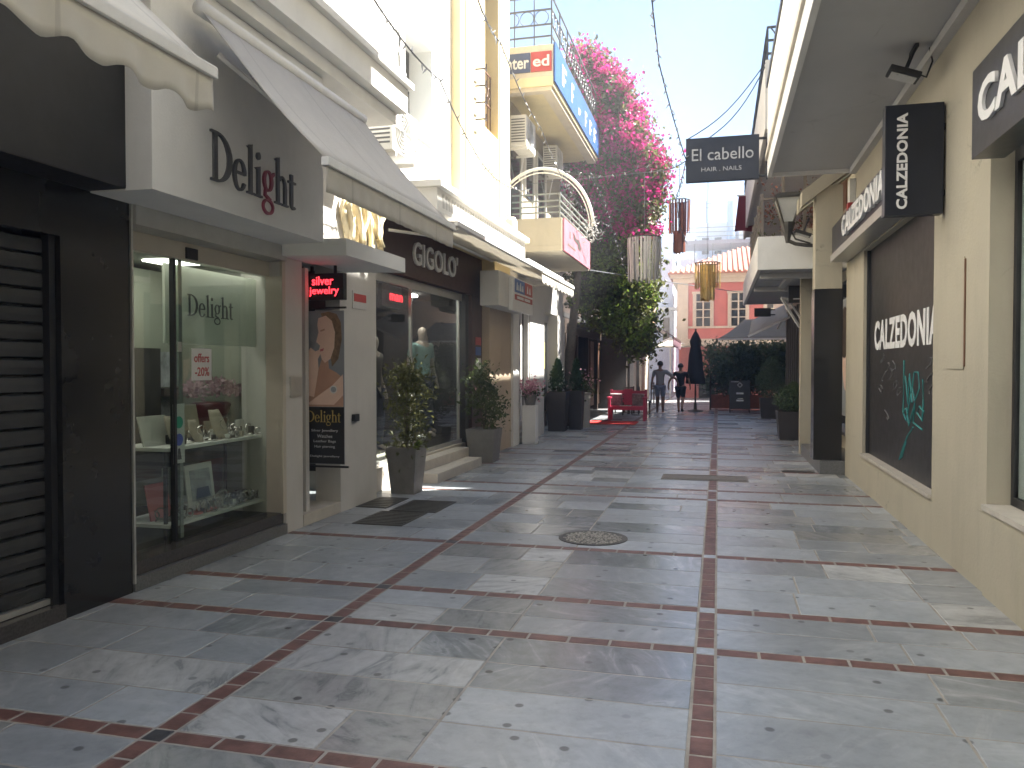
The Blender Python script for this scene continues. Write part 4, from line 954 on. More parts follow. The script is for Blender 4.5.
tag(m.build('carpet', 'redcarpet', loc=(-3.1, 22.7, 0)), 'red carpet on the paving in front of the pink bench', 'carpet')

# ------------------------------------------------------------------ plants in pots
def square_pot(t, c, w0, w1, h, mt, fill=True):
    x, y, z = c; q = .7071
    MB().lathe([(w0 * q, 0), (w1 * q, h - .02), (w1 * q, h), ((w1 - .03) * q, h), ((w1 - .04) * q, h - .06)], c, 4, rot=math.pi / 4).build('pot', mt, t)
    MB().box(x - w1 / 2 + .03, x + w1 / 2 - .03, y - w1 / 2 + .03, y + w1 / 2 - .03, h - .09, h - .05).build('soil', 'soil', t)
def shrub(label, c, pot, mt, n, h0, h1, rad, seed, leaf, size, slim=.4, lobes=None, potmt='planter', trunk=True, wild=1.):
    t = thing('potted_shrub', c, label, 'potted plant')
    x, y, _ = c; square_pot(t, c, *pot, potmt)
    r = random.Random(seed); ph = pot[2]
    if trunk:
        m = MB()
        for k in range(6):
            a = r.uniform(0, 6.28); b = rad * r.uniform(.2, .75)
            m.tube([(x, y, ph - .06), (x + b * .3 * math.cos(a), y + b * .3 * math.sin(a), ph + (h1 - ph) * .35), (x + b * math.cos(a), y + b * math.sin(a), ph + (h1 - ph) * r.uniform(.6, .95))], .012, 5, .004)
        m.build('stem', 'bark', t)
    m = MB(); cl = []
    for k in range(lobes or 26):
        z = r.uniform(h0, h1); f = math.sin(math.pi * min(1, max(.08, (z - h0) / (h1 - h0) * .8 + .14)))
        a = r.uniform(0, 6.28); q = rad * f * math.sqrt(r.random()); cl.append((x + q * math.cos(a), y + q * math.sin(a), z, r.uniform(.06, .13) * wild))
    for k in range(n):
        c_ = r.choice(cl); m.leaf((c_[0] + r.gauss(0, c_[3]), c_[1] + r.gauss(0, c_[3]), c_[2] + r.gauss(0, c_[3])), size * r.uniform(.6, 1.3), r, .35, slim)
    m.build('foliage', leaf, t)
    return t
t = shrub('tall dusty shrub in a grey tapered planter left of the menswear steps', (-3.83, 9.5, 0), (.30, .40, .58), 'x', 1500, .62, 1.5, .27, 21, 'leafolive', .075, .38, lobes=34)
m = MB(); r = random.Random(8)
for k in range(26):
    a = r.uniform(-1.2, 1.2); d = Vector((math.cos(a), math.sin(a), r.uniform(.2, 1.2))).normalized(); p = Vector((-3.70, 9.42, .56)); q = d.cross(Vector((0, 0, 1))).normalized() * .012
    m.add([p - q, p + q, p + d * .13 + q, p + d * .24 + Vector((0, 0, -.05)), p + d * .13 - q], [(0, 1, 2, 4), (4, 2, 3)])
m.build('grass_tuft', 'leafbright', t)
shrub('bushy shrub in a grey planter right of the menswear steps', (-3.82, 12.95, 0), (.40, .50, .56), 'x', 1300, .6, 1.5, .30, 22, 'leaf', .085, .42, lobes=24, potmt='planter')
def conifer(label, c, pot, h, rad, seed, potmt='darkplanter', n=1600, name='potted_conifer', round_=False, mt='conifer'):
    t = thing(name, c, label, 'potted plant'); x, y, _ = c
    square_pot(t, c, *pot, potmt); r = random.Random(seed); ph = pot[2] - .03
    m = MB(); m.tube([(x, y, ph - .05), (x, y, ph + h * .8)], .025, 6, .008); m.build('trunk', 'bark', t)
    m = MB()
    for k in range(n):
        u = r.random() ** .8; prof = (math.sin(math.pi * min(1, .18 + u * .82)) ** .8 if round_ else (1 - u) ** .75 * min(1, .45 + u * 4))
        a = r.uniform(0, 6.28); q = rad * prof * (r.random() ** .35) * (1 + .16 * math.sin(a * 3 + u * 9 + seed))
        m.leaf((x + q * math.cos(a), y + q * math.sin(a), ph + .02 + h * u), r.uniform(.05, .10), r, 1.2, .38)
    m.build('foliage', mt, t); return t
conifer('dark cone shaped conifer, left of two in the tall black planters', (-3.86, 19.55, 0), (.40, .52, .98), .78, .27, 31)
conifer('slimmer brighter conifer, right of two in the tall black planters', (-3.50, 20.15, 0), (.30, .38, .98), .80, .20, 32, n=1100)
o = thing('flower_pot', (-3.35, 20.7, 0), 'pink flowers in a pale stone pot beside the tall black planters', 'flowers')
MB().lathe([(.16, 0), (.17, .85), (.21, .9), (.19, .92)], (-3.42, 20.9, 0), 10).build('pot', 'stone', o)
m = MB(); r = random.Random(12)
for k in range(300): m.leaf((-3.42 + r.gauss(0, .14), 20.9 + r.gauss(0, .14), 1.12 + r.gauss(0, .13)), r.uniform(.05, .1), r, .5, .7)
m.build('foliage', 'leaf', o)
m = MB()
for k in range(70): m.leaf((-3.42 + r.gauss(0, .17), 20.9 + r.gauss(0, .17), 1.2 + r.gauss(0, .15)), r.uniform(.05, .09), r, .5, .9)
m.build('blossom', 'pinkflower', o)
conifer('round boxwood in a dark square planter, nearest on the right side', (1.62, 18.6, 0), (.62, .72, .62), .60, .40, 33, n=1900, name='potted_boxwood', round_=True, mt='leafdark')
conifer('tall narrow boxwood in a dark planter behind the nearest one on the right', (1.62, 26.2, 0), (.62, .72, .62), 1.25, .46, 34, n=1900, name='potted_boxwood', round_=True, mt='leafdark')

# hedge in terracotta troughs
o = thing('hedge', (.8, 31, 0), 'dense dark green hedge in terracotta troughs at the end of the street', 'hedge')
MB().box(-.25, 2.3, 30.4, 31.0, .06, .55).build('trough', 'terracotta', o)
m = MB(); m.box(-.3, -.24, 30.35, 31.05, 0, 1.3); m.box(2.3, 2.36, 30.35, 31.05, 0, 1.3); m.box(-.24, 2.3, 30.36, 30.39, .9, .95); m.build('frame', 'wood', o)
m = MB(); r = random.Random(41); cl = [(r.uniform(-.3, 2.6), r.uniform(30.3, 31.6), r.uniform(.7, 2.35)) for _ in range(150)]
for k in range(11000):
    c_ = r.choice(cl); m.leaf((c_[0] + r.gauss(0, .17), c_[1] + r.gauss(0, .17), c_[2] + r.gauss(0, .17)), r.uniform(.10, .19), r, .3, .5)
m.build('foliage', 'leafdark', o)

# bougainvillea climbing the corner
t = thing('bougainvillea', (-3.9, 21.4, 0), 'huge bougainvillea with magenta bracts climbing over the corner house', 'climbing plant')
MBt.tube([(-3.7, 21.8, 4.2), (-3.3, 22.0, 5.4), (-2.8, 22.2, 6.6), (-2.6, 22.5, 7.6)], .07, 7, .03); MBt.tube([(-3.7, 21.8, 4.0), (-3.0, 22.4, 4.2), (-2.4, 22.7, 3.6), (-2.2, 22.8, 2.8)], .05, 7, .02)
MBt.tube([(-3.5, 22.1, 5.4), (-3.5, 22.3, 7.5), (-3.4, 22.4, 9.6)], .07, 7, .02)
MBt.build('trunk', 'bark', t, smooth=True)
r = random.Random(51)
from collections import namedtuple
outline = [(10.2, -3.95, -3.35), (9.6, -4.1, -2.75), (9.0, -4.1, -2.45), (8.4, -4.1, -2.15), (7.7, -4.1, -1.75), (7.0, -4.1, -1.55), (6.3, -4.1, -1.55), (5.6, -4.0, -1.72), (4.9, -4.2, -1.85), (4.2, -4.2, -1.9), (3.6, -4.1, -1.72), (3.0, -3.6, -1.72), (2.5, -2.9, -1.85), (2.1, -2.35, -2.0)]
def span(z):
    for (za, a0, a1), (zb, b0, b1) in zip(outline, outline[1:]):
        if zb <= z <= za:
            f = (z - zb) / (za - zb); return b0 + (a0 - b0) * f, b1 + (a1 - b1) * f
    return outline[0][1:] if z > 10 else outline[-1][1:]
lv = MB(); fl = MB(); br = MB(); cl = []
for k in range(640):
    z = r.uniform(2.1, 10.2); a, b = span(z); x = a + (b - a) * (r.random() ** .8)
    y = 22.6 + r.uniform(-.9, .9) * min(1, (b - a)); cl.append((x, y, z, r.uniform(.05, .12) if r.random() < .45 else r.uniform(.12, .24)))
for c_ in cl:
    flow = r.random() < (.66 if c_[2] > 6.2 else .45 if c_[2] > 4.9 else 0)
    for k in range(44):
        p = (c_[0] + r.gauss(0, c_[3]), c_[1] + r.gauss(0, c_[3]), c_[2] + r.gauss(0, c_[3]))
        lv.leaf(p, r.uniform(.10, .20), r, .3, .7)
    if c_[2] < 5 and r.random() < .8:
        for k in range(42): br.leaf((c_[0] + r.gauss(0, c_[3]), c_[1] - .22 + r.gauss(0, c_[3]), c_[2] + r.gauss(0, c_[3])), r.uniform(.07, .13), r, .3, .6)  # bright leaf colour stands in for sun on the lower foliage
    if flow:
        for k in range(60):
            p = (c_[0] + .06 + r.gauss(0, c_[3] * 1.15), c_[1] - .16 + r.gauss(0, c_[3] * 1.2), c_[2] + .09 + r.gauss(0, c_[3]))
            fl.leaf(p, r.uniform(.06, .125), r, .6, .8)
for (x, y, z) in ((-2.2, 22.5, 8.75), (-2.05, 22.5, 8.8), (-1.4, 22.5, 6.9), (-3.9, 22.2, 10.45)):
    for k in range(30): fl.leaf((x + r.gauss(0, .12), y + r.gauss(0, .08), z + r.gauss(0, .07)), r.uniform(.07, .12), r, .4, .85)
lv.build('foliage', 'leafolive', t); br.build('extra_foliage', 'leafbright', t); fl.build('bracts', 'bract', t)

# ------------------------------------------------------------------ hanging lanterns
def fringe_lantern(name, c, rad, tiers, mt, label, n, w, mt2=None, taper=0., group=None):
    t = thing(name, c, label, 'hanging lantern', group); x, y, z = c
    m = MB(); m.tube([(x + rad * math.cos(a), y + rad * math.sin(a), z) for a in [k * .2618 for k in range(24)]], .015, 5, closed=True)
    for q, (z0, z1, rr) in enumerate(tiers): m.tube([(x + rr * math.cos(a), y + rr * math.sin(a), z + z0) for a in [k * .2618 for k in range(24)]], .012, 5, closed=True)
    m.tube([(x - rad, y, z), (x, y, z + .15), (x + rad, y, z)], .008, 4); m.build('hoop', 'darkrail', t)
    r = random.Random(len(label))
    for q, (z0, z1, rr) in enumerate(tiers):
        m = MB()
        for k in range(n):
            a = 2 * math.pi * k / n + r.uniform(-.04, .04); ca, sa = math.cos(a), math.sin(a); L = z1 + r.uniform(-.06, .04) * abs(z1 - z0)
            r2 = rr * (1 - taper * r.random())
            p, q2 = Vector((x + rr * ca, y + rr * sa, z + z0)), Vector((x + r2 * ca, y + r2 * sa, z + L))
            u = Vector((-sa, ca, 0)) * w / 2; nn = Vector((ca, sa, 0)) * .006
            m.mi(1 if mt2 and r.random() < .45 else 0)
            m.prism([p - u, p + u, q2 + u, q2 - u], nn)
        m.build('slats', [mt, mt2] if mt2 else mt, t)
    return t
fringe_lantern('fringe_lantern', (-1.60, 18.0, 4.45), .37, [(0, -.92, .37)], 'silver', 'silvery grey fringed drum hanging in front of the bougainvillea', 34, .046, 'offwhite', .25)
fringe_lantern('slat_lantern', (-1.12, 24.0, 6.45), .31, [(0, -.95, .31), (-.9, -1.5, .17)], 'copper', 'copper and plum slatted drum hanging left of the amber one', 20, .055, 'darkcopper', .1)
fringe_lantern('slat_lantern', (-.31, 24.0, 4.6), .36, [(0, -.72, .36), (-.05, -1.05, .2)], 'gold', 'amber slatted chandelier hanging before the pink house', 26, .045)

# ------------------------------------------------------------------ RIGHT: cream building
t = thing('cream_building', (1.82, 7, 0), 'cream rendered building with a deep balcony overhang along the right side', 'building')
m = MB(); xr = 1.82; xb = 9
m.box(xr, xb, 6.22, 7.70, 0, 4.33); m.box(xr, xb, 11.2, 12.62, 0, 4.33); m.box(xr, xb, 7.70, 11.2, 0, .44); m.box(xr, xb, 7.70, 11.2, 3.10, 4.33)
m.box(xr - .02, xb, -3, 6.219, 0, .60); m.box(xr, xb, -22, 6.22, 3.2, 4.33); m.box(2.3, xb, -3, 6.22, .6, 3.2); m.box(xr, xb, -22, -3, 0, 3.2); m.box(2.3, xb, 7.7, 11.2, .44, 3.1)
m.build('wall', 'cream', t)
m = MB(); m.box(xr, xb, -22, 4.9, 4.66, 12.0); m.box(xr, xb, 4.9, 6.1, 4.66, 9.8); m.box(xr, xb, 6.1, 10.4, 4.66, 12.7); m.box(xr, xb, 10.4, 13.0, 4.66, 11.7); m.build('upper_wall', 'cream', t)  # unseen roofline stepped and notched to steer sun onto the facades opposite
MB().box(xr - .035, xr + .2, -3, 6.215, .602, .64).build('sill', 'stone', t)
MB().box(xr - .03, xr + .08, 7.701, 11.199, .442, .475).build('sill', 'stone', t)
b = MB().box(.72, xb, -4, 11.9, 4.332, 4.655).build('balcony', 'canopy', t)
m = MB(); m.box(.66, .719, -4, 11.96, 4.28, 5.55); m.box(.72, xr, 11.901, 11.96, 4.28, 5.55); m.build('parapet', 'white', b, bevel=.006)
m = MB(); m.box(.63, .659, -4, 11.97, 4.52, 4.60); m.build('parapet_moulding', 'trim', b)
m = MB(); m.box(.64, .74, -4, 11.98, 5.552, 5.62); m.build('coping', 'darkrail', b)
m = MB(); m.box(1.74, xr - .001, -3, 11.89, 4.25, 4.329); m.build('soffit_trim', 'offwhite', b)
MB().box(1.81, 1.819, 6.75, 6.775, 1.60, 2.42).build('crack_trim', 'brownwood', t)
MB().box(1.812, 1.819, 6.78, 7.25, 1.58, 2.44).build('access_panel', 'cream', t)
w = MB().box(2.0, 2.02, 2, 6.165, .70, 3.0).build('shop_window', 'frost', t)
m = MB(); m.box(1.97, 2.05, 6.165, 6.219, .64, 3.19); m.box(1.97, 2.05, 2, 6.165, .64, .70); m.box(1.97, 2.05, 2, 6.165, 3.0, 3.19); m.build('frame', 'blackmatt', w)
MB().box(1.985, 1.990, 2, 6.165, .70, 3.0).build('pane', 'clearglass', w)
f = MB().box(1.62, 1.818, -2, 5.93, 2.97, 3.55).build('fascia', 'navy', t, bevel=.006)
text('CALZEDONIA', 'R', (1.62, 5.74, 3.13), 3.2, .27, 'letters', f, .02, .035, spacing=1.08)
sh = MB().box(1.90, 1.95, 7.70, 11.2, .476, 3.099).build('shutter_panel', 'darkpanel', t)
m = MB(); m.box(1.86, 1.90, 11.17, 11.199, .48, 3.09); m.box(1.86, 1.90, 7.701, 7.73, .48, 3.09); m.build('guide_rail', 'blackmatt', sh)
text('CALZEDONIA', 'R', (1.90, 10.85, 1.80), 3.02, .36, 'letters', sh, .004, .035, spacing=1.08)
def spray(pts, w, mt, nm):
    m = MB(); m.tube([(1.897, y, z) for y, z in pts], w, 5); m.build(nm, mt, sh)
G = lambda u, v: (10.95 - 3.05 * u, 1.72 - 1.10 * v)          # u 0..1 left to right, v downwards
sw = .009
spray([G(.58, .05), G(.57, .55), G(.62, .62), G(.70, .30), G(.73, .16), G(.78, .16), G(.80, .30), G(.74, .42), G(.70, .30)], sw, 'turq', 'graffiti')
spray([G(.60, .20), G(.64, .45), G(.66, .18), G(.70, .44)], sw, 'turq', 'graffiti')
spray([G(.84, .22), G(.85, .45), G(.84, .58), G(.77, .52), G(.80, .46), G(.86, .50)], sw, 'turq', 'graffiti')
spray([G(.57, .55), G(.62, .50), G(.66, .66), G(.74, .44), G(.72, .62), G(.84, .66)], sw, 'turq', 'graffiti')
spray([G(.72, .66), G(.64, .76), G(.58, .88), G(.52, 1.02), G(.56, .98), G(.62, .82)], sw, 'turq', 'graffiti')
rg = random.Random(3)
for u, v in ((.20, .02), (.30, .12), (.24, .22), (.36, .20), (.40, .10), (.44, .30), (.18, .36), (.50, .36), (.92, .08), (.93, .20), (.96, .30), (.30, .62)):
    pts = [G(u + .05 * math.cos(k * 1.1 + u * 9) * (1 - k * .08), v + .05 * math.sin(k * .9 + v * 7)) for k in range(6)]
    spray(pts, .006, 'chalk', 'graffiti')
f = MB().box(1.60, 1.818, 8.3, 12.5, 3.22, 3.62).build('fascia', 'navy', t, bevel=.006)
MB().box(1.58, 1.818, 8.3, 12.52, 3.12, 3.218).build('fascia_base', 'alu', f)
text('CALZEDONIA', 'R', (1.60, 11.3, 3.29), 2.75, .27, 'letters', f, .04, .035, spacing=1.08)

t = thing('blade_sign', (1.82, 7.4, 3.3), 'black projecting sign with bold white capitals reading upwards', 'sign')
MB().box(1.35, 1.80, 7.34, 7.46, 2.87, 3.79).build('panel', 'navy', t, bevel=.004)
text('CALZEDONIA', 'RV', (1.525, 7.34, 2.92), .80, .085, 'letters', t, .006, .035, spacing=1.06)
for z in (3.05, 3.60):
    m = MB(); m.bar((1.80, 7.40, z), (1.82, 7.40, z), .05); m.tube([(1.78, 7.40, z), (1.82, 7.40, z)], .028, 8); m.build('bracket', 'blackmatt', t)
def floodlight(c, label, yaw=0):
    t = thing('floodlight', c, label, 'floodlight'); x, y, z = c
    m = MB(); m.obox((x - .05, y, z - .22), (.26, .20, .05), Matrix.Rotation(.35, 3, 'Y')); m.build('housing', 'blackmatt', t, bevel=.012)
    m = MB(); m.obox((x - .06, y, z - .25), (.21, .15, .006), Matrix.Rotation(.35, 3, 'Y')); m.build('glass', 'frosted', t)
    m = MB(); m.bar((x - .04, y - .11, z - .2), (x + .03, y - .11, z - .02), .016); m.bar((x - .04, y + .11, z - .2), (x + .03, y + .11, z - .02), .016); m.bar((x + .03, y - .12, z - .02), (x + .03, y + .12, z - .02), .03); m.build('bracket', 'blackmatt', t)
    m = MB(); m.tube([(x + .05, y, z - .22), (x + .13, y, z - .26), (x + .18, y + .02, z - .12), (x + .16, y + .03, z)], .008, 5); m.build('cable', 'cable', t)
floodlight((1.58, 7.55, 4.33), 'black floodlight on the near soffit above the blade sign')
floodlight((1.35, 13.6, 3.95), 'small floodlight under the stair beams by the lamp')
o = thing('alarm_box', (1.80, 11.9, 4.0), 'small red and white alarm box under the far end of the overhang', 'alarm')
MB().box(1.74, 1.819, 11.85, 12.02, 3.86, 4.18).build('case', 'acwhite', o); MB().box(1.72, 1.819, 11.87, 12.0, 3.72, 3.858).build('beacon', 'redsign', o)

t = thing('hair_salon_sign', (.66, 12, 4.6), 'dark sign with thin pale lettering hung out from the balcony corner', 'sign')
MB().box(-.47, .55, 11.97, 12.06, 4.28, 4.91).build('panel', 'navy', t, bevel=.004)
text('El cabello', 'N', (-.385, 11.97, 4.58), .86, .17, 'dimletters', t, .004)
text('HAIR . NAILS', 'N', (-.25, 11.97, 4.42), .56, .06, 'dimletters', t, .004)
m = MB(); m.bar((.55, 12.02, 4.86), (.70, 12.02, 4.86), .03); m.bar((.55, 12.02, 4.33), (.70, 12.02, 4.33), .03); m.bar((.66, 12.02, 4.27), (.66, 12.02, 4.93), .025); m.build('bracket', 'blackmatt', t)
for i, (a, b_) in enumerate((((-.46, 12.02, 4.91), (.70, 13.0, 6.3)), ((-.15, 12.02, 4.91), (.71, 13.1, 6.3)))):
    m = MB(); m.tube([Vector(a).lerp(Vector(b_), s / 8) - Vector((0, 0, .16 * math.sin(math.pi * s / 8))) for s in range(9)], .008, 5); m.build('stay_cable', 'cable', t)

# ------------------------------------------------------------------ RIGHT: next building
t = thing('portico_building', (1.8, 18, 0), 'cream building with a white balcony box over dark shop fronts', 'building')
m = MB(); m.box(2.1, 9, 12.63, 15.4, 0, 4.3); m.box(1.9, 9, 15.4, 24, 0, 4.0); m.box(2.2, 9, 12.63, 24.0, 4.302, 8.0); m.box(2.2, 9, 12.63, 13.2, 8.0, 9.6); m.box(2.2, 9, 14.3, 24, 8.0, 11.0); m.build('wall', 'cream', t)  # unseen low gap left in the upper wall so sun reaches the steps opposite
MB().box(1.40, 1.78, 12.75, 13.1, 2.76, 4.3).build('pillar', 'cream', t, bevel=.006)
MB().box(1.39, 1.79, 12.74, 13.11, .2, 2.758).build('pillar_base', 'black', t, bevel=.006)
MB().box(1.45, 1.66, 15.4, 15.62, 0, 4.1).build('pillar', 'cream', t, bevel=.006)
m = MB(); m.box(1.47, 2.6, 12.64, 15.38, 0, .2); m.build('plinth', 'greygranite', t, bevel=.006)
MB().box(1.85, 2.09, 12.65, 15.3, .55, .6).build('sill', 'granite', t)
m = MB(); m.box(2.0, 2.09, 12.65, 15.3, .6, 3.0); w = m.build('shop_window', 'darkglass', t)
MB().box(1.985, 1.999, 13.3, 14.6, .8, 2.7).build('poster', 'postergrey', w)
m = MB(); m.prism([(1.984, 13.7 + .42 * math.cos(a * .3927), 1.75 + .55 * math.sin(a * .3927)) for a in range(16)], (-.004, 0, 0)); m.build('printed_face', 'skinprint', w)
m = MB(); m.prism([(1.979, 13.9 + .40 * math.cos(a * .3927), 2.15 + .42 * math.sin(a * .3927)) for a in range(16)], (-.004, 0, 0)); m.build('printed_hair', 'wood', w)
m = MB(); m.box(1.86, 1.899, 15.7, 23.9, 0, 3.2); d = m.build('dark_shop_front', 'darkpanel', t)
m = MB()
for k in range(14): m.box(1.835, 1.859, 15.8 + k * .58, 16.02 + k * .58, .05, 3.1)
m.build('slats', 'shutter', d)
b = MB().box(.72, 2.2, 14.3, 22.4, 3.26, 3.42).build('balcony', 'canopy', t)
m = MB(); m.box(.70, 2.2, 14.22, 14.299, 3.24, 3.80); m.box(.64, .699, 14.22, 22.4, 3.24, 3.80); m.build('parapet', 'white', b)
m = MB(); m.box(.72, 1.85, 14.9, 15.1, 3.16, 3.258); m.box(.72, 1.85, 17.4, 17.6, 3.16, 3.258); m.box(1.2, 1.32, 15.1, 17.4, 3.2, 3.258); m.build('soffit_beam', 'offwhite', b)
m = MB(); m.box(.85, 1.15, 16.0, 16.3, 3.24, 3.258); m.build('soffit_vent', 'alu', b)
b = MB().box(.74, 2.2, 13.0, 24.0, 5.30, 5.46).build('upper_balcony', 'canopy', t)
m = MB(); m.box(.68, .739, 12.95, 24.0, 5.25, 6.30); m.box(.74, 2.2, 12.93, 12.999, 5.25, 6.30); m.build('parapet', 'offwhite', b)
m = MB()
for z in (6.40, 6.60, 6.80): m.bar((.71, 12.97, z), (.71, 23.9, z), .03); m.bar((.71, 12.97, z), (1.7, 12.97, z), .03)
for k in range(12): m.bar((.71, 12.97 + k * .98, 6.30), (.71, 12.97 + k * .98, 6.8), .025)
for k in range(3): m.bar((.75 + k * .33, 12.97, 6.31), (1.08 + k * .33, 12.97, 6.8), .018); m.bar((1.08 + k * .33, 12.97, 6.31), (.75 + k * .33, 12.97, 6.8), .018)
m.build('railing', 'darkrail', b)
m = MB()
for y in (12.7, 13.25): m.prism([(1.2, y, 4.0), (1.2, y, 4.22), (2.1, y, 4.9), (2.1, y, 4.66)], (0, .3, 0))
m.build('stair_beam', 'cream', t)
for y0, y1, z0, z1 in ((15.2, 16.4, 4.0, 6.0), (17.6, 18.8, 4.0, 6.0), (20, 21.2, 4.0, 6.0)):
    w = MB().box(2.17, 2.199, y0, y1, z0, z1).build('window', 'brownwood', t)
t = thing('corner_building', (2.4, 32, 0), 'plain cream building beyond the dark shop fronts, beside the hedge', 'building')
m = MB(); m.box(2.5, 9, 24.01, 25.35, 0, 9.5); m.box(2.5, 9, 25.35, 25.95, 0, 6.5); m.box(2.5, 9, 25.95, 39.0, 0, 9.0); m.build('wall', 'trim', t)  # unseen bay lowered to let a strip of sun reach the carpet
for y in (27, 30, 33): MB().box(2.47, 2.499, y, y + 1.1, 4.2, 6.2).build('window', 'brownwood', t)
# trellis and trailing plants on the balcony box
o = thing('trellis', (1.0, 14.35, 3.8), 'bare wooden trellis with trailing reddish plants above the white balcony box', 'trellis')
m = MB()
for k in range(10): m.bar((.72, 14.36 + k * .55, 3.80), (.72, 14.36 + k * .55, 4.55 + (k % 2) * .1), .035)
for z in (4.0, 4.3, 4.5): m.bar((.72, 14.36, z), (.72, 19.4, z), .03)
for x in (1.05, 1.4, 1.75): m.bar((x, 14.33, 3.80), (x, 14.33, 4.9), .05)
m.bar((.72, 14.33, 4.45), (2.0, 14.33, 4.45), .035); m.build('frame', 'taupe', o)
m = MB(); r = random.Random(61)
for k in range(40):
    x, y, z = r.uniform(.75, 1.9), 14.34 + abs(r.gauss(0, .3)), r.uniform(3.85, 4.75)
    for q in range(9): m.leaf((x + r.gauss(0, .07), y + r.gauss(0, .06), z + r.gauss(0, .08)), r.uniform(.04, .09), r, .2, .5)
m.build('foliage', 'rusty', o)
m = MB()
for k in range(26):
    x, y, z = r.uniform(.75, 1.9), 14.4 + abs(r.gauss(0, .3)), r.uniform(3.82, 4.5)
    for q in range(9): m.leaf((x + r.gauss(0, .07), y + r.gauss(0, .06), z + r.gauss(0, .08)), r.uniform(.04, .09), r, .2, .5)
m.build('extra_foliage', 'leafolive', o)
# street lamp on a bracket
t = thing('street_lamp', (1.8, 14.0, 3.7), 'tapered glass lantern on a curved bracket in front of the balcony box', 'street lamp')
cx, cy = 1.08, 13.7
MB().lathe([(.10, 3.92), (.27, 4.30)], (cx, cy, 0), 4, rot=math.pi / 4).build('lantern_glass', 'frosted', t)
m = MB(); m.lathe([(.31, 4.302), (.32, 4.33), (.20, 4.39), (.04, 4.42)], (cx, cy, 0), 4, rot=math.pi / 4)
m.build('cap', 'iron', t)
m = MB()
for k in range(4):
    a = math.pi / 4 + k * math.pi / 2; m.bar((cx + .10 * math.cos(a), cy + .10 * math.sin(a), 3.90), (cx + .285 * math.cos(a), cy + .285 * math.sin(a), 4.31), .022)
m.lathe([(.03, 3.60), (.05, 3.70), (.11, 3.90), (.115, 3.93)], (cx, cy, 0), 8); m.build('frame', 'iron', t)
m = MB(); m.tube([(cx, cy, 3.64), (cx + .12, cy, 3.58), (cx + .3, cy, 3.55), (1.9, cy, 3.52)], .03, 7); m.tube([(cx + .02, cy, 3.85), (cx + .12, cy, 3.66), (cx + .35, cy, 3.58)], .015, 6); m.build('bracket', 'iron', t)

def flag_sign(x0, x1, y, z0, z1, label):
    t = thing('projecting_sign', (x1, y, z0), label, 'sign')
    MB().box(x0, x1, y, y + .08, z0, z1).build('panel', 'blackmatt', t)
    m = MB(); m.bar((x1, y + .04, z0 + .05), (x1 + .12, y + .04, z0 + .05), .03); m.bar((x1, y + .04, z1 - .05), (x1 + .12, y + .04, z1 - .05), .03); m.build('bracket', 'blackmatt', t)
    return t
flag_sign(1.10, 1.62, 14.9, 3.36, 3.64, 'blank black projecting sign in front of the white balcony box')
o = flag_sign(1.28, 1.78, 15.9, 2.80, 3.12, 'black projecting sign lower down, with a pale strip along its foot')
MB().box(1.36, 1.76, 15.89, 15.899, 2.86, 2.88).build('pale_strip', 'letters', o)
flag_sign(.98, 1.42, 23.5, 3.0, 3.24, 'small black sign hanging over the tan awning')
def side_awning(y0, y1, xw, zw, xf, zf, mt, label):
    t = thing('awning', (xw, (y0 + y1) / 2, zw), label, 'awning')
    grid = [[(xw + (xf - xw) * s / 5, y0 + (y1 - y0) * k / 12, zw + (zf - zw) * s / 5 - .04 * math.sin(math.pi * s / 5)) for k in range(13)] for s in range(6)]
    MB().sheet(grid, .008).build('canvas', mt, t, smooth=True)
    MB().box(xf - .03, xf + .03, y0, y1, zf - .05, zf).build('front_bar', 'rail', t)
    m = MB()
    for y in (y0 + .1, y1 - .1): m.bar((xw, y, zw - .6), (xf, y, zf - .03), .03)
    m.build('folding_arm', 'rail', t); return t
def end_awning(a0, a1, b0, b1, mt, label):
    t = thing('awning', b1, label, 'awning'); A0, A1, B0, B1 = map(Vector, (a0, a1, b0, b1))
    MB().sheet([[A0.lerp(A1, u / 10).lerp(B0.lerp(B1, u / 10), v / 6) - Vector((0, 0, .05 * math.sin(math.pi * v / 6))) for v in range(7)] for u in range(11)], .008).build('canvas', mt, t, smooth=True)
    m = MB(); m.bar(A0, A1, .06); m.build('front_bar', 'rail', t)
    m = MB(); m.bar(A0.lerp(A1, .8), B0.lerp(B1, .8) - Vector((0, 0, .6)), .04); m.build('folding_arm', 'rail', t)
end_awning((.78, 22.6, 2.42), (1.86, 22.6, 2.93), (.95, 24.6, 2.95), (1.86, 24.6, 3.40), 'tanawning', 'tan awning sloping over the dark shop front on the right')
end_awning((-.02, 27.2, 2.50), (2.3, 27.2, 2.50), (.9, 30.0, 3.28), (2.3, 30.0, 3.34), 'greyawning', 'grey green awning over the hedge')
o = thing('folded_awning_arms', (1.7, 16.6, 2.9), 'pair of pale folded awning arms jutting below the black sign', 'awning arms')
m = MB(); m.bar((1.83, 17.0, 2.82), (1.20, 16.6, 2.95), .04); m.bar((1.20, 16.6, 2.95), (1.56, 16.8, 2.38), .04); m.bar((1.32, 16.62, 2.93), (1.66, 16.8, 2.42), .03); m.build('arm', 'rail', o)
m = MB(); m.bar((1.80, 16.9, 2.9), (1.60, 16.8, 2.36), .05); m.build('brace', 'darkrail', o)
# upper maroon awning and building end
t = thing('awning', (1.9, 22, 6.0), 'maroon drop awning on the upper balcony at the far right', 'awning')
m = MB(); m.sheet([[(.50 + u * .62 / 6 - .12 * (1 - v / 6) * 0 + (-.10) * v / 6, 22.0, 6.08 - .92 * v / 6 + .02 * math.sin(u)) for u in range(7)] for v in range(7)], .012); m.build('canvas', 'maroon', t)
MB().box(.46, 1.14, 21.98, 22.03, 6.085, 6.12).build('front_bar', 'rail', t)

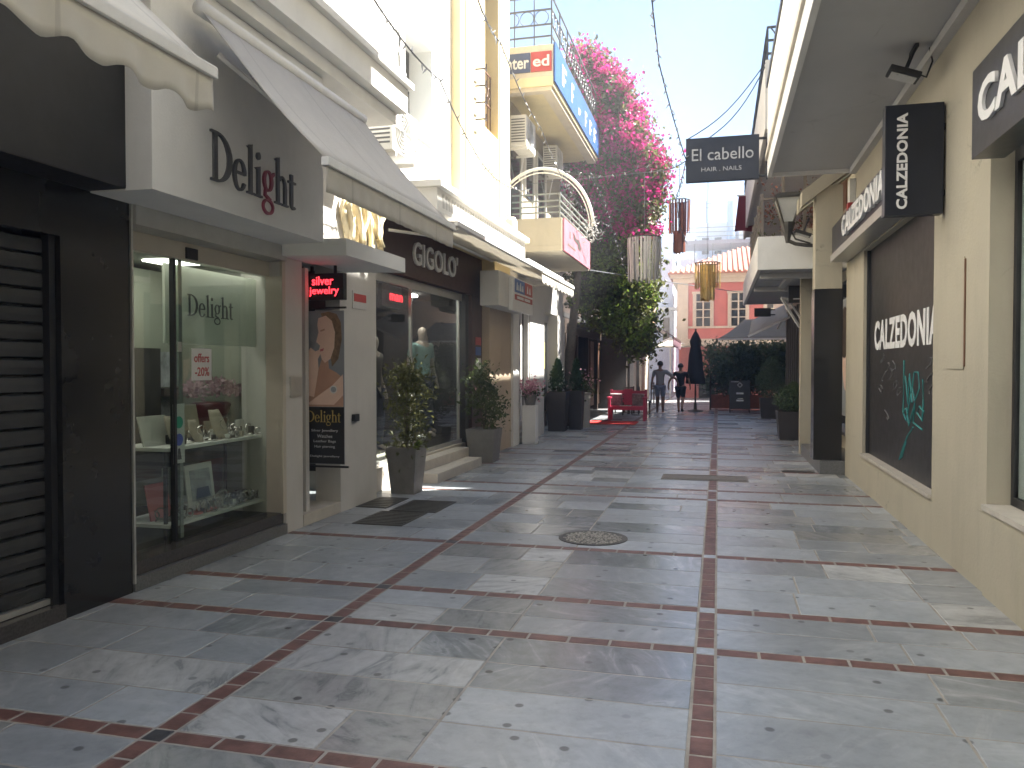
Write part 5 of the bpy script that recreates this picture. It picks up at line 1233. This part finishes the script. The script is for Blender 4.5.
# closed umbrella, A-frame board
t = thing('closed_umbrella', (-.75, 29.3, 0), 'closed black parasol on a dark stand before the pink house', 'umbrella')
x, y = -.78, 29.3
m = MB(); r = random.Random(2)
prof = [(.03, 2.86), (.10, 2.74), (.19, 2.5), (.15, 2.3), (.20, 2.0), (.24, 1.6), (.27, 1.3), (.30, 1.0), (.22, .98)]
seg = 16; vs = []; fs = []
for i, (q, z) in enumerate(prof):
    for k in range(seg):
        a = 2 * math.pi * k / seg; rr_ = q * (1 + .22 * (1 if k % 2 else -1) * min(1, (3 - z)) + .08 * math.sin(a * 2 + z * 3)); vs.append((x + rr_ * math.cos(a), y + rr_ * math.sin(a), z))
for i in range(len(prof) - 1):
    for k in range(seg): fs.append((i * seg + k, (i + 1) * seg + k, (i + 1) * seg + (k + 1) % seg, i * seg + (k + 1) % seg))
m.add(vs, fs); m.build('cloth', 'umbrella', t, smooth=True)
m = MB(); m.tube([(x, y, .05), (x, y, 2.95)], .03, 8); m.build('pole', 'darkrail', t)
m = MB(); m.lathe([(.28, 0), (.28, .04), (.06, .08), (.05, .3)], (x, y, 0), 14); m.build('base', 'iron', t)
t = thing('sandwich_board', (.75, 29.0, 0), 'black A-frame menu board with white chalk marks before the hedge', 'sign board')
for s in (-1, 1):
    m = MB(); m.prism([(.42, 29.0 + s * .28, .12), (1.05, 29.0 + s * .28, .12), (1.05, 29.0 + s * .03, 1.12), (.42, 29.0 + s * .03, 1.12)], (0, s * .02, 0)); m.build('board', 'blackmatt', t)
    for x in (.40, 1.05): m = MB(); m.bar((x + .01, 29.0 + s * .32, 0), (x + .01, 29.0 + s * .03, 1.15), .04); m.build('leg', 'shutter', t)
def chalk(u0, u1, v0, v1):
    yy = lambda v: 29.0 - .28 + .25 * v - .021 - .003
    return [(u0, yy(v0), .12 + v0), (u1, yy(v0), .12 + v0), (u1, yy(v1), .12 + v1), (u0, yy(v1), .12 + v1)]
m = MB()
for q in (chalk(.62, .86, .52, .58), chalk(.62, .86, .28, .33), chalk(.66, .84, .36, .38), chalk(.44, .70, .94, .96)): m.prism(q, (0, -.003, 0))
for a, b_ in (((.74, .92), (.82, .84)), ((.82, .84), (.74, .76)), ((.74, .76), (.66, .84)), ((.66, .84), (.74, .92))):
    yy = lambda v: 29.0 - .28 + .25 * v - .023
    m.bar((a[0], yy(a[1]), .12 + a[1]), (b_[0], yy(b_[1]), .12 + b_[1]), .015)
m.build('chalk_mark', 'letters', t)
t = thing('added_end_block', (0, -23, 0), 'unseen plain block added to darken the near end of the street', 'building')
MB().box(-12, 12, -30, -22, 0, 11).build('wall', 'offwhite', t)  # unseen block added to cut the daylight coming from behind
# ------------------------------------------------------------------ end of the street
t = thing('pink_house', (1, 42, 0), 'pink rendered house with cream trim and a clay tile roof closing the street', 'house')
MB().box(-1.95, 9, 42, 52, 0, 6.0).build('wall', 'pinkwall', t)
m = MB(); m.box(-2.05, -1.5, 41.93, 41.999, 3.0, 5.9); m.box(-2.02, -1.951, 42.0, 52, 3.0, 5.9); m.build('corner_pilaster', 'trim', t)
m = MB(); m.box(-2.1, 9, 41.90, 41.999, 2.72, 3.02); m.box(-2.1, 9, 41.95, 41.998, 3.55, 3.66); m.build('string_course', 'trim', t)
m = MB(); m.box(-2.25, 9, 41.80, 41.999, 5.86, 6.1); m.box(-2.4, 9, 41.65, 41.9, 6.102, 6.35); m.box(-2.25, -1.951, 42.0, 52, 5.86, 6.1); m.build('cornice', 'trim', t)
rf = MB()
rf.prism([(-2.5, 41.5, 6.352), (9, 41.5, 6.352), (9, 47, 8.3), (1.2, 47, 8.3)], (0, 0, -.08)); rf.prism([(-2.5, 41.5, 6.353), (1.2, 47, 8.301), (1.2, 50, 8.301), (-2.5, 52, 6.353)], (0, 0, -.08))
for k in range(44):
    x = -2.35 + k * .26; f = min(1, (x + 2.5) / 3.7)
    rf.tube([(x, 41.46, 6.36), (x, 41.5 + 5.5 * f, 6.36 + 1.95 * f)], .075, 6)
rf.build('roof', 'tile', t)
for xw in (-.75, .98, 2.7, 4.4):
    f = MB(); f.box(xw - .52, xw - .40, 41.92, 41.998, 3.661, 5.3); f.box(xw + .40, xw + .52, 41.92, 41.998, 3.661, 5.3); f.box(xw - .56, xw + .56, 41.90, 41.998, 5.302, 5.42); w = f.build('window', 'trim', t)
    MB().box(xw - .398, xw + .398, 41.97, 41.996, 3.662, 5.3).build('pane', 'darkglass', w)
    m = MB(); m.box(xw - .04, xw + .04, 41.94, 41.969, 3.662, 5.3)
    for z in (4.1, 4.5, 4.9): m.box(xw - .398, xw + .398, 41.945, 41.968, z - .025, z + .025)
    m.box(xw - .398, xw - .34, 41.94, 41.969, 3.662, 5.3); m.box(xw + .34, xw + .398, 41.94, 41.969, 3.662, 5.3); m.build('muntins', 'trim', w)
d = MB().box(-.95, -.15, 41.96, 41.998, 0, 1.0).build('door', 'darkinside', t)
MB().box(-1.9, 9, 39.8, 41.89, 2.62, 2.70).build('shop_canopy', 'trim', t)

t = thing('terrace_building', (0, 58, 0), 'pale grey building with a metal roofed terrace behind the pink house', 'building')
MB().box(-2.6, 8, 58, 70, 0, 9.2).build('wall', 'bluewhite', t)
MB().box(-2.9, 8, 56.5, 60, 10.0, 10.25).build('terrace_roof', 'metalroof', t)
m = MB()
for k in range(9): m.bar((-2.8 + k * 1.2, 56.6, 7.0), (-2.8 + k * 1.2, 56.6, 10.0), .08)
m.build('post', 'darkrail', t)
m = MB(); m.box(-1.6, 1.2, 61, 66, 9.2, 12.2); m.box(1.25, 8, 61.5, 66, 9.2, 12.9); m.build('roof_room', 'bluewhite', t)
m = MB(); m.lathe([(.28, 9), (.28, 13.6)], (.85, 60.5, 0), 12); m.build('chimney', 'chimneyblue', t)
for k in range(3): MB().box(1.5 + k * 1.1, 2.2 + k * 1.1, 57.95, 57.999, 7.4, 8.8).build('window', 'darkglass', t)
MB().box(1.4, 3.6, 60.0, 61.4, 10.3, 11.5).build('roof_unit', 'acwhite', t)
for k, (x, z, w, h) in enumerate(((-1.2, 9.9, .5, 1.2), (-.3, 9.9, .5, 1.2), (1.7, 11.6, .6, .9), (2.7, 11.6, .6, .9))): MB().box(x, x + w, 60.96 if k < 2 else 61.46, 60.999 if k < 2 else 61.499, z, z + h).build('window', 'darkglass', t)
m = MB()
for z in (10.5, 10.8, 11.1): m.bar((-2.9, 56.5, z), (8, 56.5, z), .05)
m.build('railing', 'greyrail', t)
m = MB(); m.tube([(-.9, 62, 12.2), (-.9, 62, 14.0)], .04, 5); m.bar((-1.3, 62, 13.8), (-.5, 62, 13.8), .03); m.bar((-1.2, 62, 13.5), (-.6, 62, 13.5), .03); m.build('aerial', 'darkrail', t)
for x0, x1, y0, z1 in ((-7, -3.2, 62, 11.0), (-2.6, -.6, 75, 13.4), (3, 9, 80, 14.2)):
    b2 = thing('distant_building', (x0, y0, 0), {62: 'pale block rising behind the bluish building far left', 75: 'slim pale tower block far behind the terrace', 80: 'tall pale apartment block far behind the roof rooms'}[y0], 'building')
    MB().box(x0, x1, y0, y0 + 8, 0, z1).build('wall', 'bluewhite', b2)
    for kk in range(3):
        MB().box(x0 + .3, x1 - .3, y0 - .6, y0, z1 - 1.6 - kk * 2.8, z1 - 1.5 - kk * 2.8).build('balcony', 'white', b2)
        MB().box(x0 + .5, x0 + 1.4, y0 - .03, y0 - .001, z1 - 1.4 - kk * 2.8 - 2.6 + 2.8, z1 - .2 - kk * 2.8).build('window', 'darkglass', b2)
t = thing('blue_white_building', (-4, 46, 0), 'pale bluish building seen past the bougainvillea', 'building')
MB().box(-12, -2.7, 50, 60, 0, 8.2).build('wall', 'bluewhite', t)
MB().box(-3.6, -2.0, 48.8, 50, 5.0, 5.15).build('balcony', 'white', t)
m = MB(); m.box(-3.3, -2.9, 49.97, 49.999, 3.2, 4.6); m.build('window', 'darkglass', t)
t = thing('peach_building', (-4, 34, 0), 'peach rendered building behind the bougainvillea', 'building')
MB().box(-9, -3.0, 32.5, 40, 3.4, 9.0).build('wall', 'peach', t); MB().box(-9, -3.3, 32.5, 40, 0, 3.398).build('ground_floor_wall', 'trim', t)
MB().box(-9, -2.7, 32.2, 40.3, 8.9, 9.1).build('eave', 'white', t)
for y in (33.5, 36): MB().box(-3.299, -3.27, y, y + 1.1, 0.2, 2.4).build('door', 'brownwood', t)
for y in (33.5, 36): MB().box(-2.999, -2.97, y, y + 1., 4.6, 6.4).build('window', 'brownwood', t)
# plum pergola awning, white parasol at the far left
t = thing('awning', (-3.2, 33, 3.4), 'plum awning sloping over the far end of the taverna', 'awning')
m = MB(); m.sheet([[(-3.28 + u * 1.55 / 5, 32.3 + v * 6.5 / 6, 3.75 - u * .95 / 5) for v in range(7)] for u in range(6)], .02); m.build('canvas', 'purple', t)
m = MB(); m.box(-1.76, -1.70, 32.3, 38.8, 2.72, 2.80); m.build('front_bar', 'maroonpaint', t)
MB().box(-1.74, -1.715, 32.3, 38.8, 2.40, 2.719).build('valance', 'purple', t)
t = thing('white_parasol', (-2.4, 39, 0), 'open white parasol far down the street beyond the walkers', 'umbrella')
m = MB(); m.lathe([(.03, 3.05), (1.0, 2.6), (1.0, 2.56), (.03, 3.0)], (-2.3, 40.5, 0), 8); m.build('canopy', 'awning2', t)
m = MB(); m.tube([(-2.3, 40.5, 0), (-2.3, 40.5, 3.0)], .03, 6); m.build('pole', 'rail', t)
c1 = chair((-2.6, 35.5, 0), 2.0, 'brown chair beside the far door of the peach building')
c1['group'] = 'wooden chairs at the taverna'

# ------------------------------------------------------------------ string lights and wires
def string(pts, sag, n, label, bulb=.055, group='strings of bulbs over the street'):
    t = thing('string_light', pts[0], label, 'string lights', group)
    P = [Vector(p) for p in pts]; path = []
    for a, b_ in zip(P, P[1:]):
        for s in range(14): u = s / 14; path.append(a.lerp(b_, u) - Vector((0, 0, sag * 4 * u * (1 - u))))
    path.append(P[-1])
    m = MB(); m.tube(path, .0075, 5); m.build('cable', 'cable', t)
    r = random.Random(n); tot = len(path) - 1
    for k in range(n):
        u = (k + .5) / n * tot; i = min(int(u), tot - 1); p = path[i].lerp(path[i + 1], u - i)
        d = Vector((r.uniform(-1, 1), r.uniform(-1, 1), r.choice((-1, -1, .7)))).normalized()
        m = MB(); m.tube([p, p + d * bulb * .5], .009, 5, .011); m.tube([p + d * bulb * .5, p + d * bulb * 1.25], .010, 5, .003); m.build('bulb', 'bulb', t)
string([(-2.66, 5.4, 4.62 + .02), (-2.95, 8.3, 4.72), (-3.28, 11.5, 4.45), (-3.55, 15.2, 5.05)], .10, 46, 'string of small bulbs from the white balcony to the tubular arch')
string([(-2.2, 7.0, 5.15), (-2.7, 9.9, 5.72), (-2.9, 13.2, 5.6), (-3.0, 17.0, 5.2), (-2.5, 19.5, 5.0)], .10, 50, 'string of small bulbs crossing before the yellow house towards the pink sign')
string([(-.58, 6.2, 5.15), (-.66, 9.2, 5.0), (-.47, 12.0, 4.62)], .04, 34, 'string of bulbs overhead ending at the hair salon sign')
string([(-.47, 12.0, 4.6), (-1.2, 13.4, 4.9), (-2.9, 15.3, 5.35)], .10, 14, 'thin string from the hair salon sign across to the arch')
string([(-2.75, 17.5, 5.9), (-2.5, 18.2, 5.3), (-2.35, 19.3, 4.5), (-2.2, 20.0, 3.9)], .03, 22, 'string of pale bulbs hanging down in front of the bougainvillea')
string([(-.47, 12.0, 4.6), (-.80, 16.0, 4.95), (-.95, 20.0, 5.2), (-.9, 24.0, 5.2)], .06, 26, 'string of bulbs running on from the hair salon sign towards the copper lantern')
def wire(pts, r_, label):
    m = MB(); m.tube(pts, r_, 5); return tag(m.build('wire', 'wire', loc=pts[0]), label, 'wire')
wire([(-.31, 24, 4.75), (-.31, 24, 7.5)], .008, 'thin vertical wire holding the amber chandelier')
wire([(-1.12, 24, 6.6), (-1.12, 24, 7.5)], .008, 'thin vertical wire holding the copper lantern')
wire([(-1.6, 18, 4.6), (-1.6, 18, 4.9), (-1.6, 18, 5.9)], .006, 'thin wire holding the silvery fringed drum')
wire([(-4.2, 24, 7.4), (-1.1, 24, 7.5), (2.2, 24, 7.55)], .006, 'span wire high across the street carrying the two slatted lanterns')
wire([(-4.2, 18, 5.8), (-1.6, 18, 5.9), (2.2, 18, 6.0)], .005, 'span wire across the street carrying the fringed drum')
wire([(-3.1, 19.8, 4.0), (-1.5, 24, 4.1), (.6, 30, 4.3), (2.2, 33, 4.4)], .012, 'slack pale wire crossing in front of the pink house')

# ------------------------------------------------------------------ people
def skinmesh(name, nodes, edges, mt, parent, sub=2, rootn=0):
    """one continuous surface grown round a skeleton: nodes {key:(pos, rx, ry)}"""
    keys = list(nodes); idx = {k: i for i, k in enumerate(keys)}
    me = bpy.data.meshes.new('sk'); me.from_pydata([nodes[k][0] for k in keys], [(idx[a], idx[b_]) for a, b_ in edges], []); me.update()
    o = bpy.data.objects.new('sk', me); C.objects.link(o)
    md = o.modifiers.new('s', 'SKIN'); md.use_smooth_shade = True
    for i, k in enumerate(keys):
        sv = me.skin_vertices[0].data[i]; sv.radius = nodes[k][1:3]; sv.use_root = (i == rootn)
    ss = o.modifiers.new('d', 'SUBSURF'); ss.levels = sub; ss.render_levels = sub
    dg = bpy.context.evaluated_depsgraph_get(); dg.update()
    m2 = bpy.data.meshes.new_from_object(o.evaluated_get(dg)); bpy.data.objects.remove(o); bpy.data.meshes.remove(me)
    m2.name = name; m2.materials.clear(); m2.materials.append(M[mt]); m2.polygons.foreach_set('use_smooth', [True] * len(m2.polygons)); m2.polygons.foreach_set('material_index', [0] * len(m2.polygons)); m2.update()
    return link(name, m2, parent)
def figure(loc, rz, label, skin, shirt, legs, hair='hair', H=1.70, stride=.22, armL=(.05, 0), armR=(.05, 0), kind='person', shorts=True, shoes='shirtblack', cat='person', sleeve=True):
    """local frame: +Y is forward, feet at z 0"""
    t = thing(kind, (0, 0, 0), label, cat); s = H / 1.70
    V = lambda x, y, z: Vector((x * s, y * s, z * s))
    st = stride
    J = {'pel': (V(0, 0, .93), .135 * s, .10 * s), 'wai': (V(0, .01, 1.06), .118 * s, .088 * s), 'che': (V(0, .01, 1.26), .145 * s, .10 * s), 'upc': (V(0, .0, 1.38), .13 * s, .085 * s), 'nec': (V(0, .0, 1.46), .052 * s, .052 * s),
         'jaw': (V(0, .025, 1.53), .060 * s, .070 * s), 'hea': (V(0, .015, 1.60), .075 * s, .092 * s), 'top': (V(0, .0, 1.675), .045 * s, .055 * s)}
    E_ = [('pel', 'wai'), ('wai', 'che'), ('che', 'upc'), ('upc', 'nec'), ('nec', 'jaw'), ('jaw', 'hea'), ('hea', 'top')]
    for sd, f in ((-1, st), (1, -st)):
        n = 'L' if sd < 0 else 'R'
        lift = .10 if f < 0 and st > .1 else 0
        J['hip' + n] = (V(sd * .09, 0, .86), .092 * s, .092 * s)
        J['kne' + n] = (V(sd * .095, f * .55 + .05, .49), .058 * s, .060 * s)
        J['cal' + n] = (V(sd * .095, f * .75 + (0 if f > 0 else -.06), .33 + lift * .4), .056 * s, .058 * s)
        J['ank' + n] = (V(sd * .09, f - (.10 if lift else 0), .09 + lift), .036 * s, .038 * s)
        J['toe' + n] = (V(sd * .10, f + (.02 if lift else .15), .035 + lift * .25), .036 * s, .026 * s)
        E_ += [('pel', 'hip' + n), ('hip' + n, 'kne' + n), ('kne' + n, 'cal' + n), ('cal' + n, 'ank' + n), ('ank' + n, 'toe' + n)]
        ao, af = (armL if sd < 0 else armR)
        J['sho' + n] = (V(sd * .185, 0, 1.385), .052 * s, .052 * s)
        J['elb' + n] = (V(sd * (.22 + ao), af * .4 - .03, 1.12), .040 * s, .040 * s)
        J['wri' + n] = (V(sd * (.225 + ao * 1.3), af + .03, .90 + abs(af) * .5), .027 * s, .026 * s)
        J['han' + n] = (V(sd * (.225 + ao * 1.2), af + .06, .82 + abs(af) * .6), .036 * s, .022 * s)
        E_ += [('upc', 'sho' + n), ('sho' + n, 'elb' + n), ('elb' + n, 'wri' + n), ('wri' + n, 'han' + n)]
        for q in range(4):
            J['fin%d' % q + n] = (V(sd * (.225 + ao * 1.2) + (0), af + .05 + q * .018, .745 + abs(af) * .6 + (.008 if q in (0, 3) else 0)), .009 * s, .009 * s); E_.append(('han' + n, 'fin%d' % q + n))
        J['thu' + n] = (V(sd * (.225 + ao * 1.2) - sd * .02, af + .105, .80 + abs(af) * .6), .010 * s, .010 * s); E_.append(('wri' + n, 'thu' + n))
    body = skinmesh('body', J, E_, skin, t, 1)
    inf = lambda k, a: (J[k][0], J[k][1] + a * s, J[k][2] + a * s)
    T = {k: inf(k, .016) for k in ('pel', 'wai', 'che', 'upc')}; TE = [('pel', 'wai'), ('wai', 'che'), ('che', 'upc')]
    T['pel'] = (J['pel'][0] + V(0, 0, -.05), J['pel'][1] + .028 * s, J['pel'][2] + .03 * s)
    for n in 'LR':
        T['sho' + n] = inf('sho' + n, .020)
        mid = J['sho' + n][0].lerp(J['elb' + n][0], .72); T['slv' + n] = (mid, .062 * s, .062 * s); TE += [('upc', 'sho' + n), ('sho' + n, 'slv' + n)]
    skinmesh('shirt', T, TE, shirt, t, 2)
    L = {'pel': (J['pel'][0] + V(0, 0, .02), J['pel'][1] + .016 * s, J['pel'][2] + .02 * s)}; LE = []
    for n in 'LR':
        L['hip' + n] = inf('hip' + n, .022); end = J['kne' + n][0] + V(0, 0, .02)
        L['kne' + n] = (end, .075 * s, .075 * s); LE += [('pel', 'hip' + n), ('hip' + n, 'kne' + n)]
        if not shorts:
            L['ank' + n] = (J['ank' + n][0] + V(0, 0, -.02), .062 * s, .065 * s); LE.append(('kne' + n, 'ank' + n))
    skinmesh('shorts' if shorts else 'trousers', L, LE, legs, t, 2)
    if hair:
        m = MB(); c = V(0, -.012, 1.63); rows = []
        m.sheet([[(c.x + .088 * s * math.sin(R(v)) * math.cos(R(u)), c.y + .10 * s * math.sin(R(v)) * math.sin(R(u)), c.z + .098 * s * math.cos(R(v))) for u in range(150, 392, 11)] for v in range(2, 118, 9)], .012)
        m.sheet([[(c.x + .088 * s * math.sin(R(v)) * math.cos(R(u)), c.y + .10 * s * math.sin(R(v)) * math.sin(R(u)), c.z + .098 * s * math.cos(R(v))) for u in range(30, 152, 11)] for v in range(2, 62, 9)], .012)
        m.build('hair', hair, t, smooth=True)
        m = MB()
        for sd in (-1, 1): m.ball(V(sd * .078, .01, 1.595), .018 * s, 6, 4, 1.5)
        m.build('ear', skin, t, smooth=True)
        m = MB(); m.prism([V(-.012, .105, 1.575), V(.012, .105, 1.575), V(0, .10, 1.625)], V(0, .022, -.006)); m.build('nose', skin, t, smooth=True)
    if shoes:
        for n in 'LR':
            a, b_ = J['ank' + n][0], J['toe' + n][0]
            skinmesh('shoe', {'a': (a + V(0, -.02, -.035), .047 * s, .046 * s), 'b': (a.lerp(b_, .5) + V(0, 0, -.012), .048 * s, .038 * s), 'c': (b_ + V(0, .02, .0), .044 * s, .028 * s)}, [('a', 'b'), ('b', 'c')], shoes, t, 2)
    t.location = loc; t.rotation_euler = (0, 0, rz); WORLD[t.name] = Vector(loc)
    return t
figure((-1.93, 28.0, 0), .05, 'person in a pale grey shirt and light shorts walking away on the left', 'skindark', 'shirtwhite', 'shorts', H=1.76, stride=.10, armL=(.04, .02), armR=(.30, .05), shoes='skindark')
figure((-1.25, 28.2, 0), -.08, 'person in a black shirt and black shorts walking away on the right', 'skin', 'shirtblack', 'shirtblack', H=1.68, stride=.24, armL=(.16, -.05), armR=(.07, .08))
figure((-4.75, 12.45, .42), -1.9, 'mannequin in a teal shirt and dark jeans in the menswear window', 'mannequin', 'teal', 'denim', None, H=1.86, stride=.04, kind='mannequin', shorts=False, cat='mannequin', shoes=None)
figure((-5.1, 11.3, .30), -1.6, 'mannequin in a dark jacket standing deeper left of the teal one', 'mannequin', 'darktaupe', 'denim', None, H=1.80, stride=.04, kind='mannequin', shorts=False, cat='mannequin', shoes=None)
figure((-5.0, 13.2, .42), -1.9, 'mannequin in a pale grey shirt right of the teal one', 'mannequin', 'shirtwhite', 'denim', None, H=1.78, stride=.04, kind='mannequin', shorts=False, cat='mannequin', shoes=None)
figure((-4.9, 24.35, 0), 2.6, 'person in dark clothes standing in the shade of the taverna', 'skindark', 'shirtblack', 'denim', H=1.66, stride=.03, armR=(.06, .2), shorts=False)
for i, (x, y) in enumerate(((-4.55, 11.95), (-4.62, 12.02))):
    t = thing('shoe', (x, y, .42), ['white shoe on the window platform, front one of the pair', 'white shoe on the window platform, rear one of the pair'][i], 'shoe', 'white shoes in the menswear window')
    skinmesh('upper', {'a': (Vector((x, y - .10, .47)), .04, .05), 'b': (Vector((x, y, .465)), .04, .035), 'c': (Vector((x, y + .12, .455)), .035, .025)}, [('a', 'b'), ('b', 'c')], 'paper', t, 2)

# ------------------------------------------------------------------ thin volume added to imitate lens glare
if GLARE_HAZE > 0:
    hm = bpy.data.materials.new('glare_haze_volume'); hm.use_nodes = True; hn = hm.node_tree; hn.nodes.clear()
    ho = hn.nodes.new('ShaderNodeOutputMaterial'); pvn = hn.nodes.new('ShaderNodeVolumePrincipled')
    pvn.inputs['Color'].default_value = (.96, .97, 1., 1); pvn.inputs['Density'].default_value = GLARE_HAZE; pvn.inputs['Anisotropy'].default_value = HANI
    hn.links.new(pvn.outputs[0], ho.inputs['Volume'])
    tag(MB().box(-30, 30, -40, 92, -1.0, 14.4).build('glare_haze', hm), kind='stuff')
# ------------------------------------------------------------------ daylight and camera
AZ, EL = R(AZ_DEG), R(EL_DEG)
sun_dir = Vector((math.cos(AZ) * math.cos(EL), math.sin(AZ) * math.cos(EL), math.sin(EL)))
l = bpy.data.lights.new('sun', 'SUN'); l.energy = SUN; l.angle = R(.5); l.color = (1., .955, .88)
so = bpy.data.objects.new('sun', l); C.objects.link(so); so.rotation_euler = (-sun_dir).to_track_quat('-Z', 'Y').to_euler()
w = bpy.data.worlds.new('World'); sc.world = w; w.use_nodes = True; nt = w.node_tree
bg = nt.nodes['Background']; sky = nt.nodes.new('ShaderNodeTexSky'); sky.sky_type = 'NISHITA'; sky.sun_disc = False
sky.sun_elevation = EL; sky.sun_rotation = math.atan2(sun_dir.x, sun_dir.y); sky.air_density = 1.0; sky.dust_density = .35; sky.ozone_density = 2.0
nt.links.new(sky.outputs[0], bg.inputs[0]); bg.inputs[1].default_value = SKY
cam = bpy.data.cameras.new('camera'); co = bpy.data.objects.new('camera', cam); C.objects.link(co)
cam.sensor_fit = 'HORIZONTAL'; cam.sensor_width = 36; cam.lens = 36 * 800 / 1024; cam.clip_start = .05; cam.clip_end = 1000
yaw, pit = R(14.44), R(1.248)
co.location = (0, 0, 1.6)
f = Vector((-math.sin(yaw) * math.cos(pit), math.cos(yaw) * math.cos(pit), -math.sin(pit)))
co.rotation_euler = f.to_track_quat('-Z', 'Y').to_euler()
sc.camera = co
vs_ = sc.view_settings; vs_.view_transform = 'Standard'; vs_.look = 'None'; vs_.exposure = EXPO; vs_.gamma = 1; vs_.use_curve_mapping = False
sc.render.engine = 'CYCLES'; sc.cycles.use_denoising = True; sc.cycles.max_bounces = 10; sc.cycles.diffuse_bounces = 5; sc.cycles.transparent_max_bounces = 16
sc.cycles.sample_clamp_indirect = 8
